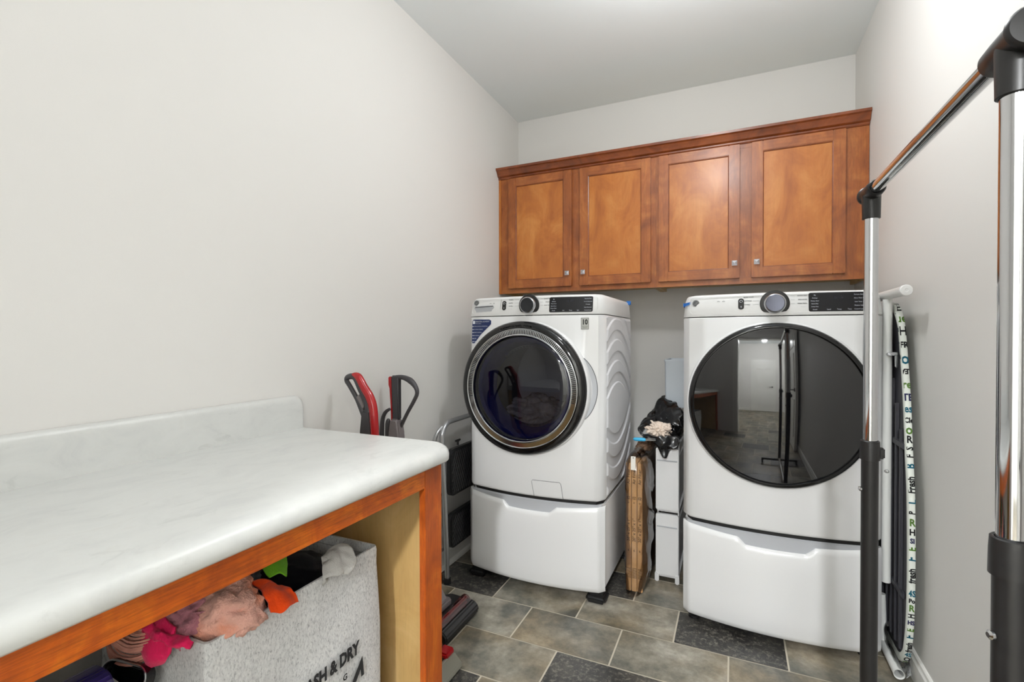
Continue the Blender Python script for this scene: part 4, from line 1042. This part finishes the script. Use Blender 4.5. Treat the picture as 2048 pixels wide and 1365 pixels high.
def near_y(z):
    for i in range(len(edge)-1):
        z1_, z2_ = edge[i].y, edge[i+1].y
        if z2_ <= z <= z1_: 
            t = (z1_-z)/(z1_-z2_+1e-9); return edge[i].x+(edge[i+1].x-edge[i].x)*t
    return edge[-1].x
xm = (XA+XB)/2
for s_, c_, z, sz, rot in words:
    a_ = radians(rot)
    def fn(a, c, e, z=z, a_=a_):
        u = a*cos(a_)-c*sin(a_); v = a*sin(a_)+c*cos(a_)
        u = max(-.0095, min(.0095, u)); zz = z+v; return Vector((xm+u, near_y(zz)-.0006, zz))
    put_text(acc[c_], s_, sz*1.15, fn, bold=.0011, sx=.80)
for k, bb in acc.items(): bb.build('cover_print', cols[k], cover, smooth=False)
# prints wrapped on the underside lip near the nose
bb = B()
for i, (s_, z) in enumerate((('~', 1.33), ('es', 1.27), ('~', 1.22), ('so', 1.17))): put_text(bb, s_, .03, lambda a, c, e: Vector((XA-.0006, near_y(z+c)+.012-a*.5, z+c)), bold=.0005)
bb.build('cover_print', cols['b'], cover, smooth=False)
# legs
b = B(); b.tube([(1.963, -.950, .30), (1.963, -.950, 1.385)], .0155, 16); b.tube([(1.966, -.80, .20), (1.966, -.80, 1.30)], .011, 12); b.tube([(1.962, -.945, .86), (1.972, -.88, 1.10), (1.975, -.83, 1.25)], .010, 12, smooth=4); b.build('leg', m_tubewhite, ib, split=True)
b = B(); b.tube([(1.966, -1.155, 1.402), (1.966, -.74, 1.402)], .0175, 20); ft = b.build('foot_bar', m_tubewhite, ib)
B().lathe((1.966, -1.143, 1.402), (0, -1, 0), [(.0178, 0), (.0195, .002), (.0195, .016), (.017, .019), (.006, .0195), (.005, .0185), (0, .0185)], 32).lathe((1.966, -.752, 1.402), (0, 1, 0), [(.0178, 0), (.0195, .002), (.0195, .016), (.017, .019), (0, .0195)], 32).build('end_cap', m_enamel2, ft, split=True)
b = B(); b.lathe((1.975, -1.075, .022), (0, 1, 0), [(.014, .004), (.0175, 0), (.0175, .35), (.014, .35)], 24, closed=True); b.tube([(1.975, -.88, .03), (1.968, -.88, .22)], .011, 12); b.build('foot_bar', m_tubewhite, ib, label='open-ended white tube on the floor')
b = B(); b.tube([(1.962, -.985, 1.176), (1.962, -.86, 1.176)], .0065, 10); b.box(1.96, 1.988, -1.0, -.97, 1.172, 1.184, .003); b.prism([(1.975, -.998, 1.172), (1.988, -.998, 1.172), (1.984, -.998, 1.125), (1.977, -.998, 1.128)], (0, .01, 0), .002); b.build('release_lever', m_satin, ib)
b = B(); b.lathe((1.960, -.9645, .728), (-.3, -1, 0), [(.0, .003), (.006, .002), (.0075, 0)], 14); b.build('rivet', m_steel, ib)
# plastic film bag at the foot of the board
rows = []
for i in range(16):
    t = i/15; row = []
    for k in range(40):
        a = 2*pi*k/40; r_ = .030+.012*sin(t*pi)
        p = Vector((1.995+r_*.55*cos(a), -1.06+(.22)*t-.14*0+.02*sin(a), .050+r_*sin(a)+.06*t*t))
        n_ = 1-abs(noise.noise(p*45))*2; row.append(p+Vector((cos(a)*.5, 0, sin(a)))*n_*.008)
    rows.append(row)
b = B(); b.loft([[Vector((min(p.x, 2.012), p.y, max(.004, p.z))) for p in r] for r in rows]); tagset(b.build('plastic_bag', m_film, None, sharp=20), 'crumpled clear plastic bag on the floor under the ironing board', 'plastic bag')
# ---------------------------------------------------------------- garment rack
RX, YN, YF_, RZ = 1.722, -2.487, -1.845, 1.583
gr = thing('garment_rack', 'adjustable chrome and black garment rack standing by the right wall', 'clothes rack', (RX, (YN+YF_)/2, 0))
b = B(); b.tube([(RX, YN+.02, RZ), (RX, YF_-.02, RZ)], .0125, 32); b.build('hanging_rail', m_chrome, gr)
for yy, s_, zc in ((YN, -1, 1.0), (YF_, 1, .985)):
    nm = 'near' if s_ < 0 else 'far'
    b = B(); b.tube([(RX, yy, zc-.02), (RX, yy, RZ-.03)], .0143, 32); p_ = b.build('upper_post', m_chrome, gr)
    b = B(); b.tube([(RX, yy, .075), (RX, yy, zc)], .0172, 32); b.build('lower_post', m_black, gr)
    b = B(); b.lathe((RX, yy, zc-.030), (0, 0, 1), [(.0165, 0), (.0205, .001), (.0200, .030), (.0192, .044), (.0175, .0455), (.0150, .0445)], 40)
    b.box(RX+.012, RX+.028, yy-.008, yy+.008, zc-.026, zc+.0, .003); b.build('collar', m_black, gr)
    b = B(); b.lathe((RX-.017, yy-.004, zc-.10), (-1, -.3, 0), [(.0035, 0), (.0055, .001), (.0055, .004), (.003, .006), (0, .006)], 12); b.build('locking_screw', m_chrome, gr)
    # T joint
    b = B(); b.lathe((RX, yy, RZ-.062), (0, 0, 1), [(.0148, 0), (.0180, .001), (.0188, .05), (.0188, .062), (0, .062)], 40)
    b.lathe((RX, yy+s_*.038, RZ), (0, -s_, 0), [(0, 0), (.0205, .001), (.0225, .004), (.0225, .010), (.0205, .012), (.0195, .016), (.0190, .060), (.0180, .085), (.0160, .088), (.0130, .087)], 40)
    b.build('corner_joint', m_black, gr)
b = B()
for yy in (YN, YF_): b.tube([(RX-.0, yy, .072), (RX, yy, .055)], .017, 16)
b.tube([(RX, YN, .085), (RX, YF_, .085)], .0125, 16)
b.build('lower_rail', m_chrome, gr)
for yy in (YN, YF_):
    b = B(); b.tube([(RX-.21, yy, .060), (RX+.21, yy, .060)], .0150, 16); b.build('base_bar', m_black, gr)
    for sx in (-1, 1):
        B().lathe((RX+sx*.20-.009, yy, .022), (1, 0, 0), [(0, 0), (.020, .0), (.022, .003), (.022, .015), (.020, .018), (0, .018)], 20).box(RX+sx*.20-.012, RX+sx*.20+.012, yy-.01, yy+.01, .028, .05, .002).build('caster', m_black, gr)
